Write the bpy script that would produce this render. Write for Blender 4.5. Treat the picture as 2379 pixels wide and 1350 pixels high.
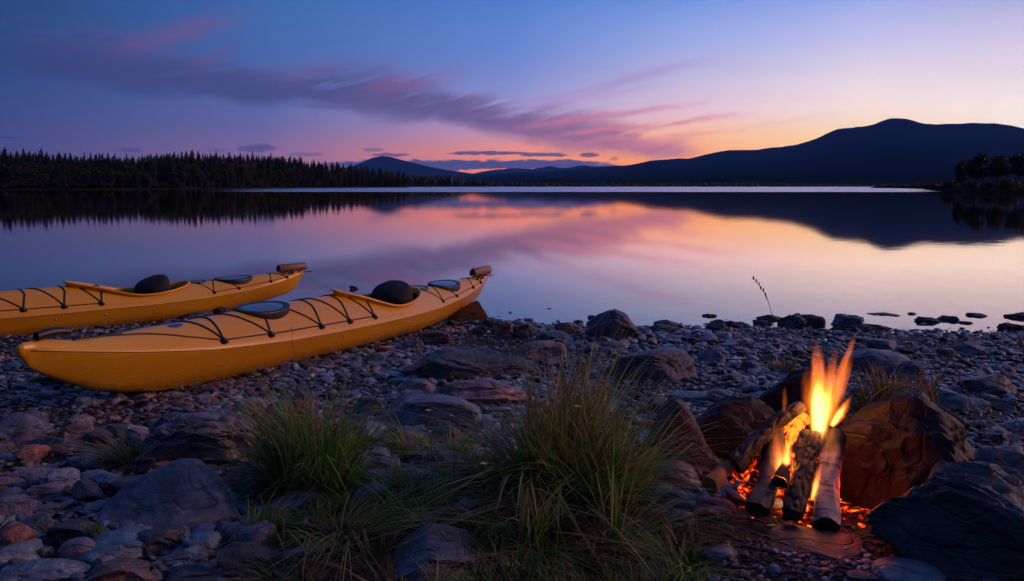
import bpy, bmesh, math, random
import numpy as np
from mathutils import Vector, Matrix
R = math.radians
scene = bpy.context.scene
COL = scene.collection
for o in list(bpy.data.objects): bpy.data.objects.remove(o)

# ------------------------------------------------------------------ camera
H = 1.38                                   # eye height above the lake surface
FOC = 30.0
HAZE = 6.6e-5
FPX = FOC / 36 * 2379
PITCH = math.atan2(675 - 429, FPX)
cam = bpy.data.cameras.new('camera'); camo = bpy.data.objects.new('camera', cam); COL.objects.link(camo)
cam.lens = FOC; cam.sensor_width = 36; cam.clip_start = .05; cam.clip_end = 40000
camo.location = (0, 0, H); camo.rotation_euler = (math.pi / 2 - PITCH, 0, 0)
scene.camera = camo
scene.view_settings.view_transform = 'Standard'; scene.view_settings.look = 'None'
scene.view_settings.exposure = 0; scene.view_settings.gamma = 1
cy = scene.cycles
cy.use_denoising = True
cy.max_bounces = 8; cy.diffuse_bounces = 3; cy.glossy_bounces = 4; cy.transmission_bounces = 4
cy.volume_bounces = 0; cy.transparent_max_bounces = 12
cy.sample_clamp_indirect = 3.0; cy.caustics_reflective = False; cy.caustics_refractive = False
cy.volume_step_rate = 1.0

def lin(c):
    c = [v / 255 for v in c]
    return tuple((v / 12.92 if v <= .04045 else ((v + .055) / 1.055) ** 2.4) for v in c)
def ray(px, py):
    a = (px - 1189.5) / FPX; b = -(py - 675) / FPX
    c, s = math.cos(PITCH), math.sin(PITCH)
    return np.array([a, c + b * s, -s + b * c])
def azel(px, py):
    d = ray(px, py)
    return math.degrees(math.atan2(d[0], d[1])), math.degrees(math.atan2(d[2], math.hypot(d[0], d[1])))
def at(px, py, z=0.0):
    d = ray(px, py); k = (z - H) / d[2]
    return np.array([0, 0, H]) + d * k
def atY(px, py, Y):
    d = ray(px, py); return np.array([0, 0, H]) + d * (Y / d[1])

# ------------------------------------------------------------------ node expression helper
class X:
    nt = None
    def __init__(s, v): s.v = v
    @staticmethod
    def m(op, *a, clamp=False):
        n = X.nt.nodes.new('ShaderNodeMath'); n.operation = op; n.use_clamp = clamp
        for i, q in enumerate(a):
            if isinstance(q, X): q = q.v
            if isinstance(q, (int, float)): n.inputs[i].default_value = q
            else: X.nt.links.new(q, n.inputs[i])
        return X(n.outputs[0])
    def __add__(s, o): return X.m('ADD', s, o)
    __radd__ = __add__
    def __sub__(s, o): return X.m('SUBTRACT', s, o)
    def __rsub__(s, o): return X.m('SUBTRACT', o, s)
    def __mul__(s, o): return X.m('MULTIPLY', s, o)
    __rmul__ = __mul__
    def __truediv__(s, o): return X.m('DIVIDE', s, o)
def mmax(a, b): return X.m('MAXIMUM', a, b)
def mmin(a, b): return X.m('MINIMUM', a, b)
def sstep(x, a, b):
    n = X.nt.nodes.new('ShaderNodeMapRange'); n.interpolation_type = 'SMOOTHSTEP'
    X.nt.links.new(x.v, n.inputs[0])
    lo, hi, t0, t1 = (a, b, 0, 1) if a < b else (b, a, 1, 0)
    n.inputs[1].default_value = lo; n.inputs[2].default_value = hi; n.inputs[3].default_value = t0; n.inputs[4].default_value = t1
    return X(n.outputs[0])
def comb(x, y, z):
    n = X.nt.nodes.new('ShaderNodeCombineXYZ')
    for i, q in enumerate((x, y, z)):
        if isinstance(q, X): X.nt.links.new(q.v, n.inputs[i])
        else: n.inputs[i].default_value = q
    return n.outputs[0]
def noise(vec, scale=1, detail=3, rough=.5, dist=0, out=0):
    n = X.nt.nodes.new('ShaderNodeTexNoise')
    if vec is not None: X.nt.links.new(vec, n.inputs['Vector'])
    n.inputs['Scale'].default_value = scale; n.inputs['Detail'].default_value = detail
    n.inputs['Roughness'].default_value = rough; n.inputs['Distortion'].default_value = dist
    return X(n.outputs[out])
def ramp(x, els, interp='LINEAR'):
    n = X.nt.nodes.new('ShaderNodeValToRGB'); cr = n.color_ramp; cr.interpolation = interp
    while len(cr.elements) < len(els): cr.elements.new(.5)
    els = sorted(els, key=lambda e: e[0])
    for e, (p, c) in zip(cr.elements, els):
        e.position = p; e.color = (*c[:3], 1)
    X.nt.links.new(x.v, n.inputs[0]); return X(n.outputs[0])
def mixc(f, a, b, mode='MIX'):
    n = X.nt.nodes.new('ShaderNodeMix'); n.data_type = 'RGBA'; n.blend_type = mode; n.clamp_factor = True
    for i, q in ((0, f), (6, a), (7, b)):
        if isinstance(q, X): X.nt.links.new(q.v, n.inputs[i])
        elif isinstance(q, (int, float)): n.inputs[i].default_value = q
        else: n.inputs[i].default_value = (*q[:3], 1)
    return X(n.outputs[2])
def curve(x, pts, lo, hi):
    """piecewise smooth value of x: pts [(x, y)], remapped into 0..1 boxes of a colour ramp"""
    ys = [p[1] for p in pts]; y0, y1 = min(ys), max(ys)
    f = (x - lo) / (hi - lo)
    c = ramp(f, [((p[0] - lo) / (hi - lo), ((p[1] - y0) / (y1 - y0 + 1e-9),) * 3) for p in pts], 'B_SPLINE' if False else 'LINEAR')
    return c * (y1 - y0) + y0

# ------------------------------------------------------------------ world: dusk sky after sunset
world = bpy.data.worlds.new('World'); scene.world = world; world.use_nodes = True
nt = world.node_tree; X.nt = nt
for n in list(nt.nodes): nt.nodes.remove(n)
tc = nt.nodes.new('ShaderNodeTexCoord'); sp = nt.nodes.new('ShaderNodeSeparateXYZ')
nt.links.new(tc.outputs['Generated'], sp.inputs[0])
dx, dy, dz = X(sp.outputs[0]), X(sp.outputs[1]), X(sp.outputs[2])
AZ = X.m('ARCTAN2', dx, dy) * (180 / math.pi)
EL = X.m('ARCSINE', dz) * (180 / math.pi)
EF = mmax(mmin(EL, 90) / 40, 0)            # 0..1 for 0..40 degrees
def column(px, rows, top):
    els = []
    for py, c in rows:
        els.append((max(0, azel(px, py)[1]) / 40, lin(c)))
    els += [(20 / 40, lin(top)), (1.0, lin((52, 76, 130)))]
    return ramp(EF, els)
cols = [
 (-60, None, column(0, [(0, (34, 52, 94)), (200, (40, 54, 94)), (330, (50, 54, 90)), (425, (54, 54, 84))], (32, 50, 96))),
 (None, 0, column(0, [(0, (36, 71, 120)), (130, (48, 78, 130)), (250, (72, 87, 142)), (330, (88, 88, 142)), (425, (100, 88, 138))], (34, 66, 126))),
 (None, 600, column(600, [(0, (58, 100, 162)), (120, (74, 106, 168)), (240, (100, 112, 170)), (300, (118, 110, 164)), (340, (140, 112, 156)), (425, (160, 112, 140))], (46, 88, 156))),
 (None, 1190, column(1190, [(0, (72, 114, 182)), (120, (104, 132, 200)), (200, (138, 148, 208)), (260, (172, 158, 202)), (310, (212, 156, 172)), (350, (248, 146, 116)), (385, (255, 136, 84)), (425, (252, 126, 74))], (56, 96, 168))),
 (None, 1600, column(1600, [(0, (104, 133, 196)), (100, (150, 163, 212)), (190, (202, 190, 216)), (260, (234, 194, 204)), (310, (255, 188, 142)), (360, (255, 166, 84)), (425, (255, 145, 60))], (74, 108, 180))),
 (None, 2000, column(2000, [(0, (142, 153, 204)), (100, (190, 186, 217)), (180, (238, 220, 226)), (250, (254, 226, 212)), (310, (255, 216, 162)), (425, (255, 190, 110))], (96, 120, 190))),
 (None, 2379, column(2379, [(0, (158, 157, 190)), (80, (198, 187, 210)), (170, (240, 222, 224)), (240, (255, 238, 228)), (300, (255, 236, 216)), (425, (255, 206, 160))], (118, 130, 196))),
 (62, None, column(2379, [(0, (150, 140, 190)), (120, (190, 160, 190)), (250, (235, 180, 170)), (425, (240, 140, 100))], (100, 110, 175))),
 (120, None, column(0, [(0, (44, 52, 92)), (200, (58, 56, 92)), (425, (66, 56, 84))], (38, 50, 94))),
]
cols = [(a if a is not None else azel(p, 250)[0], c) for a, p, c in cols]
sky = cols[0][1]
for (a0, c0), (a1, c1) in zip(cols, cols[1:]):
    n = nt.nodes.new('ShaderNodeMapRange'); nt.links.new(AZ.v, n.inputs[0]); n.inputs[1].default_value = a0; n.inputs[2].default_value = a1
    n.interpolation_type = 'LINEAR'
    sky = mixc(X(n.outputs[0]), sky, c1)
sky = mixc(sstep(AZ, 130, 178), sky, cols[0][1])

# --- clouds (in azimuth / elevation degrees)
P2D = lambda px, py: azel(px, py)
K = 1 / FPX * 180 / math.pi                # degrees per photo pixel, near the centre
UV = comb(AZ, EL, 0)
warp1 = noise(comb(AZ * .22, EL * .6, 1.3), 1, 4, .55) - .5
warp2 = noise(comb(AZ * .9, EL * 2.6, 5.1), 1, 4, .6) - .5
# streak coordinate: fibres climb to the right
ca, sa = math.cos(R(16)), math.sin(R(16))
SU = AZ * ca + EL * sa; SV = EL * ca - AZ * sa
fib = noise(comb(SU * .16, SV * 1.5, 2.2), 1, 5, .62, .6)
fib2 = noise(comb(SU * .5, SV * 3.5, 7.2), 1, 4, .6, .4)
ELw = EL + warp1 * 1.5 + warp2 * .45
spine = [(-200, 40), (60, 112), (200, 128), (330, 150), (480, 178), (620, 196), (760, 196), (900, 214), (1030, 240), (1150, 258), (1260, 282), (1350, 300), (1450, 322), (1530, 340), (1620, 352), (1700, 356)]
thick = [(-200, 35), (60, 56), (200, 70), (330, 66), (480, 46), (620, 58), (700, 44), (760, 50), (900, 74), (1030, 50), (1150, 56), (1260, 62), (1350, 60), (1450, 48), (1530, 36), (1620, 22), (1700, 6)]
lo, hi = azel(-220, 200)[0], azel(1720, 300)[0]
SP = curve(AZ, [azel(*p) for p in spine], lo, hi)
TH = curve(AZ, [(azel(a, 200)[0], b * K) for a, b in thick], lo, hi)
rel = (ELw - SP) / TH
up = sstep(rel, 1.25, -.1); dn = sstep(rel, -1.15, -.45)
inb = sstep(AZ, azel(-150, 0)[0], azel(150, 0)[0]) * sstep(AZ, azel(1680, 0)[0], azel(1560, 0)[0])
band = up * dn * inb * (sstep(fib + (1 - mmax(mmin(rel, 1), -1)) * .13, .36, .60))
bcol = ramp((AZ - lo) / (hi - lo), [(0, lin((52, 68, 114))), (.25, lin((74, 74, 120))), (.45, lin((80, 76, 122))), (.62, lin((98, 80, 124))), (.76, lin((126, 92, 130))), (.88, lin((168, 108, 136))), (1, lin((222, 140, 140)))])
bcol = mixc(sstep(rel, .0, 1.0) * sstep(fib2, .35, .65), bcol, mixc(.4, bcol, lin((160, 94, 128))))
sky = mixc(band * (.66 + fib2 * .42), sky, bcol)
def streak(p0, p1, w, alpha, c, cut=.42):
    global sky
    (a0, e0), (a1, e1) = P2D(*p0), P2D(*p1)
    L_ = math.hypot(a1 - a0, e1 - e0); ux, uy = (a1 - a0) / L_, (e1 - e0) / L_
    t = ((AZ - a0) * ux + (EL - e0) * uy) / L_
    d = (EL - e0) * ux - (AZ - a0) * uy + (warp1 * .9 + warp2 * .25)
    g = sstep(X.m('ABSOLUTE', d), w * K, 0) * sstep(t, -.12, .3) * sstep(t, 1.15, .55) * sstep(fib * .6 + fib2 * .4, cut - .12, cut + .14)
    sky = mixc(g * alpha, sky, lin(c))
streak((250, 118), (590, 28), 40, .45, (132, 80, 118))
streak((440, 170), (560, 95), 24, .3, (120, 80, 122))
streak((640, 190), (790, 145), 26, .45, (124, 86, 130))
streak((820, 215), (1090, 165), 36, .5, (142, 92, 134))
streak((1180, 300), (1650, 236), 12, .7, (206, 120, 138))
streak((1230, 322), (1740, 264), 11, .85, (214, 118, 130))
streak((1340, 335), (1720, 300), 9, .6, (226, 132, 132))
streak((1180, 255), (1700, 120), 20, .5, (172, 130, 186), .4)
streak((1290, 240), (1560, 190), 14, .4, (190, 138, 180), .4)
streak((1420, 345), (1640, 316), 14, .7, (216, 126, 134))
streak((1500, 330), (1950, 262), 8, .45, (238, 170, 160))
streak((1200, 325), (1600, 360), 10, .6, (190, 112, 134))
streak((600, 236), (1050, 262), 7, .6, (104, 84, 132))
streak((440, 215), (570, 222), 7, .6, (84, 80, 130))
streak((1060, 290), (1250, 305), 8, .6, (134, 94, 136))
def blob(cx, cy_, rx, ry, alpha, c):
    global sky
    a0, e0 = P2D(cx, cy_)
    v = (EL - e0) / (ry * K) + warp2 * 1.6
    v = mmax(v, v * -1.9)                  # flat bottoms
    d = X.m('POWER', X.m('ABSOLUTE', (AZ - a0) / (rx * K) + warp1 * .6), 2.2) + X.m('POWER', mmax(v, 0), 1.8)
    sky = mixc(sstep(d + fib2 * .5, 1.35, .75) * alpha, sky, lin(c))
blob(1080, 387, 380, 17, 1.0, (78, 74, 120))
blob(1270, 379, 130, 9, .95, (82, 74, 118))
blob(905, 361, 48, 6, .85, (84, 76, 120)); blob(866, 349, 26, 6, .6, (96, 84, 128))
blob(1140, 357, 100, 6.5, .92, (82, 76, 116)); blob(1265, 361, 62, 7, .9, (86, 78, 116))
blob(1370, 361, 23, 6, .9, (96, 78, 112)); blob(1426, 370, 12, 8, .6, (170, 100, 112)); blob(1580, 352, 12, 7, .5, (196, 116, 124))
blob(595, 347, 52, 13, .8, (86, 80, 128)); blob(500, 349, 30, 5, .5, (90, 84, 134)); blob(710, 360, 44, 6, .5, (96, 82, 128))
blob(300, 350, 26, 5, .5, (66, 72, 122)); blob(8, 320, 26, 3, .7, (56, 60, 104))
GN = curve(AZ, [(azel(a, 250)[0], g) for a, g in ((-300, .62), (0, .68), (600, .82), (1190, .98), (1600, 1.08), (2000, 1.12), (2379, 1.16))] + [(70, 1.0), (120, .8)], -44, 125)
vm = nt.nodes.new('ShaderNodeVectorMath'); vm.operation = 'SCALE'; nt.links.new(sky.v, vm.inputs[0]); nt.links.new(GN.v, vm.inputs['Scale']); sky = X(vm.outputs[0])
bg = nt.nodes.new('ShaderNodeBackground'); nt.links.new(sky.v, bg.inputs[0]); bg.inputs[1].default_value = 1.85
wo = nt.nodes.new('ShaderNodeOutputWorld'); nt.links.new(bg.outputs[0], wo.inputs[0])
world.cycles.sampling_method = 'MANUAL'; world.cycles.sample_map_resolution = 1024

# soft warm afterglow from beyond the right edge of the view
sun = bpy.data.lights.new('sun', 'SUN'); suno = bpy.data.objects.new('sun', sun); COL.objects.link(suno)
SAZ, SEL = R(80), R(21)
sun.energy = 1.6; sun.angle = R(14); sun.color = (1, .48, .27)
sd = Vector((math.sin(SAZ) * math.cos(SEL), math.cos(SAZ) * math.cos(SEL), math.sin(SEL)))
suno.rotation_euler = sd.to_track_quat('Z', 'Y').to_euler()
suno.location = (8, 4, 5)

# ------------------------------------------------------------------ numpy noise
_rng = np.random.RandomState(7)
_T = _rng.rand(4096).astype(np.float64)
def _h(i, j, k): return _T[(i * 374761 + j * 668265 + k * 217645 + 1013) & 4095]
def vnoise(p):
    p = np.asarray(p, float); i = np.floor(p).astype(np.int64); f = p - i; f = f * f * (3 - 2 * f)
    r = 0
    for a in (0, 1):
        for b in (0, 1):
            for c in (0, 1):
                w = (f[:, 0] if a else 1 - f[:, 0]) * (f[:, 1] if b else 1 - f[:, 1]) * (f[:, 2] if c else 1 - f[:, 2])
                r = r + w * _h(i[:, 0] + a, i[:, 1] + b, i[:, 2] + c)
    return r * 2 - 1
def fbm(p, oct=4, g=.5):
    r = 0; a = 1
    for o in range(oct): r = r + a * vnoise(p * 2 ** o + o * 17.3); a *= g
    return r

def smooth(x, a, b):
    t = np.clip((x - a) / (b - a), 0, 1); return t * t * (3 - 2 * t)
def shore(x):
    x = np.asarray(x, float)
    return np.interp(x, [-30, -9, -6, -4, -3, -1.6, -.6, .3, 2, 5, 9, 30], [8.0, 8.3, 8.8, 9.4, 9.7, 9.5, 8.9, 8.35, 8.1, 8.0, 7.9, 7.5])
def ground(x, y):
    x = np.atleast_1d(np.asarray(x, float)); y = np.atleast_1d(np.asarray(y, float))
    s = shore(x) + .25 * vnoise(np.c_[x * 1.3, y * 0, x * 0]) - y
    z = np.where(s > 0, .024 * s, .09 * s)
    z = z + .10 * smooth(s, 9, 16)
    z = np.maximum(z, -1.4)
    q = np.c_[x, y, x * 0]
    land = smooth(s, -.3, .8)
    z = z + .014 * fbm(q * 2.1, 3) * land + .008 * fbm(q * 9, 2) * land
    # grassy hummock and the fire pit rim
    z = z + .07 * np.exp(-(((x + .05) / .62) ** 2 + ((y - 3.05) / .55) ** 2))
    z = z + .03 * np.exp(-(((x - 1.1) / .5) ** 2 + ((y - 2.9) / .4) ** 2))
    return z
def G(px, py):
    z = .1
    for _ in range(9):
        p = at(px, py, z); z = .5 * z + .5 * float(ground(p[0], p[1])[0])
    return np.array([p[0], p[1], float(ground(p[0], p[1])[0])])

# ------------------------------------------------------------------ object helpers
def tag(o, label=None, cat=None, group=None, kind=None):
    if label: o['label'] = label
    if cat: o['category'] = cat
    if group: o['group'] = group
    if kind: o['kind'] = kind
    return o
def empty(name, loc=(0, 0, 0), rot=(0, 0, 0)):
    o = bpy.data.objects.new(name, None); COL.objects.link(o); o.location = loc; o.rotation_euler = rot; o.empty_display_size = .1
    return o
def link(me, name, mat=None, parent=None, sharp=None):
    if mat is not None:
        me.materials.clear(); me.materials.append(mat)
    me.name = name
    o = bpy.data.objects.new(name, me); COL.objects.link(o)
    if parent is not None: o.parent = parent
    return o
def mesh_arrays(verts, faces, smooth_=True, colors=None, sharp=None):
    """faces: int array (n,3) or (n,4) (or list of such arrays)"""
    if not isinstance(faces, list): faces = [faces]
    me = bpy.data.meshes.new('m')
    me.vertices.add(len(verts)); me.vertices.foreach_set('co', np.asarray(verts, np.float32).ravel())
    idx = np.concatenate([f.ravel() for f in faces]).astype(np.int32)
    tot = np.concatenate([np.full(len(f), f.shape[1]) for f in faces]).astype(np.int32)
    st = np.concatenate([[0], np.cumsum(tot)[:-1]]).astype(np.int32)
    me.loops.add(len(idx)); me.loops.foreach_set('vertex_index', idx)
    me.polygons.add(len(tot)); me.polygons.foreach_set('loop_start', st); me.polygons.foreach_set('loop_total', tot)
    me.polygons.foreach_set('use_smooth', np.full(len(tot), bool(smooth_)))
    me.update(calc_edges=True)
    if colors is not None:
        ca_ = me.color_attributes.new('Col', 'FLOAT_COLOR', 'POINT')
        c4 = np.ones((len(verts), 4), np.float32); c4[:, :3] = colors
        ca_.data.foreach_set('color', c4.ravel())
    me.validate()
    if sharp is not None: me.set_sharp_from_angle(angle=R(sharp))
    return me
def grid_faces(nu, nv, wrap_v=False):
    i = np.arange(nu - 1)[:, None]; j = np.arange(nv if wrap_v else nv - 1)[None, :]
    j2 = (j + 1) % nv
    return np.stack([i * nv + j, i * nv + j2, (i + 1) * nv + j2, (i + 1) * nv + j], -1).reshape(-1, 4)
def tube(pts, rad, n=8, cap=True, closed=False):
    """returns verts, [faces] of a round sweep through pts"""
    P = np.array(pts, float); m = len(P)
    rad = np.full(m, rad) if np.isscalar(rad) else np.array(rad, float)
    T = np.gradient(P, axis=0) if not closed else (np.roll(P, -1, 0) - np.roll(P, 1, 0))
    T /= np.linalg.norm(T, axis=1)[:, None] + 1e-12
    ref = np.array([0, 0, 1.]) if abs(T[0][2]) < .9 else np.array([1., 0, 0])
    V = []
    for k in range(m):
        a = np.cross(T[k], ref); a /= np.linalg.norm(a) + 1e-9; b = np.cross(T[k], a)
        ref = -np.cross(T[k], a) if False else ref
        th = np.linspace(0, 2 * np.pi, n, endpoint=False)
        V.append(P[k] + rad[k] * (np.cos(th)[:, None] * a + np.sin(th)[:, None] * b))
    V = np.concatenate(V); F = grid_faces(m, n, True)
    if closed:
        j = np.arange(n); F = np.r_[F, np.stack([(m - 1) * n + j, (m - 1) * n + (j + 1) % n, (j + 1) % n, j], -1)]
        return V, [F]
    fl = [F]
    if cap:
        V = np.r_[V, P[:1], P[-1:]]; j = np.arange(n)
        fl.append(np.stack([np.full(n, m * n), (j + 1) % n, j], -1)); fl.append(np.stack([np.full(n, m * n + 1), (m - 1) * n + j, (m - 1) * n + (j + 1) % n], -1))
    return V, fl
class MB:
    def __init__(s): s.v = []; s.f = {3: [], 4: []}; s.c = []; s.n = 0
    def add(s, V, F, col=None):
        V = np.asarray(V, float)
        if not isinstance(F, list): F = [F]
        s.v.append(V)
        for f in F:
            f = np.asarray(f); s.f[f.shape[1]].append(f + s.n)
        s.n += len(V)
        if col is not None: s.c.append(np.broadcast_to(np.asarray(col, float), (len(V), 3)))
        return s
    def mesh(s, smooth_=True, sharp=None):
        fl = [np.concatenate(x) for x in (s.f[3], s.f[4]) if x]
        return mesh_arrays(np.concatenate(s.v), fl, smooth_, np.concatenate(s.c) if s.c else None, sharp)
def box(cx, cy_, cz, sx, sy, sz):
    v = np.array([(a, b, c) for a in (-.5, .5) for b in (-.5, .5) for c in (-.5, .5)]) * [sx, sy, sz] + [cx, cy_, cz]
    f = np.array([(0, 1, 3, 2), (4, 6, 7, 5), (0, 4, 5, 1), (2, 3, 7, 6), (0, 2, 6, 4), (1, 5, 7, 3)])
    return v, [f]
_ico = {}
def ico(k):
    if k not in _ico:
        bm = bmesh.new(); bmesh.ops.create_icosphere(bm, subdivisions=k, radius=1)
        _ico[k] = (np.array([v.co[:] for v in bm.verts]), np.array([[v.index for v in f.verts] for f in bm.faces])); bm.free()
    return _ico[k]

# ------------------------------------------------------------------ materials
def mat(name):
    m = bpy.data.materials.new(name); m.use_nodes = True; n = m.node_tree; X.nt = n
    b = n.nodes['Principled BSDF']; return m, n, b
def setc(n, sock, x):
    if isinstance(x, X): n.links.new(x.v, sock)
    elif isinstance(x, (int, float)): sock.default_value = x
    else: sock.default_value = (*x[:3], 1)
def bump(n, b, h, strength=.5, dist=.01):
    k = n.nodes.new('ShaderNodeBump'); k.inputs['Strength'].default_value = strength; k.inputs['Distance'].default_value = dist
    n.links.new(h.v, k.inputs['Height']); n.links.new(k.outputs[0], b.inputs['Normal'])
def objco(n): 
    t = n.nodes.new('ShaderNodeTexCoord'); return t.outputs['Object']
def vscale(n, v, sx, sy, sz):
    k = n.nodes.new('ShaderNodeVectorMath'); k.operation = 'MULTIPLY'; n.links.new(v, k.inputs[0]); k.inputs[1].default_value = (sx, sy, sz); return k.outputs[0]
def simple(name, c, rough=.5, spec=.5, metallic=0):
    m, n, b = mat(name); b.inputs['Base Color'].default_value = (*c, 1); b.inputs['Roughness'].default_value = rough
    b.inputs['Specular IOR Level'].default_value = spec; b.inputs['Metallic'].default_value = metallic; return m

def comb_add(n, a, b):
    k = n.nodes.new('ShaderNodeVectorMath'); k.operation = 'ADD'; n.links.new(a, k.inputs[0]); n.links.new(b.v, k.inputs[1]); return k.outputs[0]
def stone_mat(name, layered=False, attr=False, speck=.5, rough=.62):
    m, n, b = mat(name)
    if attr:
        a = n.nodes.new('ShaderNodeAttribute'); a.attribute_name = 'Col'; base = X(a.outputs['Color'])
        g = n.nodes.new('ShaderNodeNewGeometry'); co = g.outputs['Position']
    else:
        a = n.nodes.new('ShaderNodeObjectInfo'); base = X(a.outputs['Color']); co = objco(n)
    v = vscale(n, co, 1, 1, 2.2) if layered else co
    n1 = noise(v, 5, 6, .62, .4); n2 = noise(v, 22, 5, .65); n3 = noise(co, 110, 3, .6); n4 = noise(co, 2.3, 3, .5)
    f = n1 * .55 + n2 * .3 + n4 * .25
    c = mixc(1.0, base, ramp(f, [(.36, (.22,) * 3), (.52, (.62,) * 3), (.7, (1.5, 1.46, 1.42))]), 'MULTIPLY')
    c = mixc(sstep(n4, .5, .66) * .5, c, mixc(1.0, c, (1.5, .95, .78), 'MULTIPLY'))          # rusty patches
    c = mixc(sstep(n2 * .5 + n3 * .5, .6, .68) * speck, c, (.34, .33, .34))                   # pale lichen and mineral specks
    c = mixc(sstep(n1, .42, .3) * .6, c, mixc(1.0, c, (.45, .45, .5), 'MULTIPLY'))
    setc(n, b.inputs['Base Color'], c)
    setc(n, b.inputs['Roughness'], rough - .30 + n2 * .45)
    b.inputs['Specular IOR Level'].default_value = .42
    wv = noise(vscale(n, co, 1, 1, 9), 6, 5, .6, .8)
    hgt = n1 * .5 + n2 * .35 + n3 * .12 + (wv * .4 if layered else wv * .08)
    vo = n.nodes.new('ShaderNodeTexVoronoi'); vo.feature = 'DISTANCE_TO_EDGE'; vo.inputs['Scale'].default_value = 2.6
    n.links.new(comb_add(n, v, noise(co, 1.6, 2, .5, 0, 1)), vo.inputs['Vector'])
    hgt = hgt + mmin(X(vo.outputs[0]), .035) * (6 if not attr else 0)
    bump(n, b, hgt, .95, .03 if not attr else .015)
    return m
M = {}
M['slate'] = stone_mat('slate', True)
M['granite'] = stone_mat('granite', False, speck=.8)
M['sooty'] = stone_mat('sooty_stone', False, speck=.05, rough=.7)
M['smooth_stone'] = stone_mat('smooth_stone', False, speck=.35, rough=.55)
M['shingle'] = stone_mat('shingle_mat', False, True, .35, .5)

def plastic():
    m, n, b = mat('kayak_plastic'); co = objco(n)
    n1 = noise(co, 1.2, 3, .5); n2 = noise(vscale(n, co, .5, 3, 3), 9, 4, .6); n3 = noise(co, 60, 2, .5)
    c = mixc(sstep(n1, .35, .7), (.76, .32, .008), (.86, .40, .012))
    c = mixc(sstep(n2, .58, .75) * .25, c, (.42, .16, .02))
    scr = noise(vscale(n, co, 1.2, 40, 40), 1, 5, .75); c = mixc(sstep(scr, .58, .64) * .6, c, (.75, .52, .25)); sz_ = n.nodes.new('ShaderNodeSeparateXYZ'); n.links.new(co, sz_.inputs[0])
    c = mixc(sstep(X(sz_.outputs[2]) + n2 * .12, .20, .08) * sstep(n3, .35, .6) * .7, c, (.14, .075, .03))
    setc(n, b.inputs['Base Color'], c); setc(n, b.inputs['Roughness'], .2 + n2 * .22)
    b.inputs['Specular IOR Level'].default_value = .5
    bump(n, b, n3 * .3 + n1, .12, .004); return m
M['plastic'] = plastic()
M['seam'] = simple('seam_highlight', (.80, .42, .10), .25)  # paler than the hull: the seam's edge highlight put into the colour
M['rubber'] = simple('black_rubber', (.012, .012, .014), .45)
def fabric():
    m, n, b = mat('black_fabric'); co = objco(n)
    w = noise(vscale(n, co, 3, 3, 1), 7, 4, .6, 1.2)
    setc(n, b.inputs['Base Color'], mixc(w, (.003, .003, .004), (.008, .008, .010))); b.inputs['Roughness'].default_value = .8
    bump(n, b, w, .35, .01); return m
M['fabric'] = fabric()
M['panel'] = simple('hatch_sky_sheen', (.10, .11, .135), .2, .7)  # blue grey stands for sky mirrored in the black hatch centre
M['rudder'] = simple('rudder_mat', (.26, .12, .07), .5)
M['metal'] = simple('rivet_metal', (.5, .48, .46), .25, .5, 1)
M['blue'] = simple('blue_sticker', (.01, .07, .42), .35)
M['yellowblade'] = simple('yellow_blade', (.62, .56, .10), .4)
M['orangeblade'] = simple('orange_blade', (.5, .16, .03), .5)

def water_mat():
    m, n, b = mat('water'); g = n.nodes.new('ShaderNodeNewGeometry'); s = n.nodes.new('ShaderNodeSeparateXYZ'); n.links.new(g.outputs['Position'], s.inputs[0])
    x, y = X(s.outputs[0]), X(s.outputs[1])
    wob = noise(vscale(n, g.outputs['Position'], .02, .006, 1), 1, 3, .5)
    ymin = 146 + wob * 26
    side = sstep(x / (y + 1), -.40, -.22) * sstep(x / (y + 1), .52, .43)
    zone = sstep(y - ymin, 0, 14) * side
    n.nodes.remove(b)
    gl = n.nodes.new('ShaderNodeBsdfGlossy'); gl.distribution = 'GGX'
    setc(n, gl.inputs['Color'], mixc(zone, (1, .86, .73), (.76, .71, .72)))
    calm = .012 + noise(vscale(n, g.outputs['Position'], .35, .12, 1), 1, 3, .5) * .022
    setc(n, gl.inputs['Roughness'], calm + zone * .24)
    rp = noise(vscale(n, g.outputs['Position'], 1.2, 2.4, 1), 1.2, 3, .5)
    k = n.nodes.new('ShaderNodeBump'); k.inputs['Strength'].default_value = .25; k.inputs['Distance'].default_value = .004
    n.links.new(rp.v, k.inputs['Height']); n.links.new(k.outputs[0], gl.inputs['Normal'])
    df = n.nodes.new('ShaderNodeBsdfDiffuse'); df.inputs[0].default_value = (.012, .018, .03, 1)
    mx = n.nodes.new('ShaderNodeMixShader'); fr = n.nodes.new('ShaderNodeFresnel'); fr.inputs[0].default_value = 1.33; setc(n, mx.inputs[0], mmin(X(fr.outputs[0]) * 1.68, 1.0))
    n.links.new(df.outputs[0], mx.inputs[1]); n.links.new(gl.outputs[0], mx.inputs[2])
    n.links.new(mx.outputs[0], n.nodes['Material Output'].inputs[0]); return m
M['water'] = water_mat()

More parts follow.
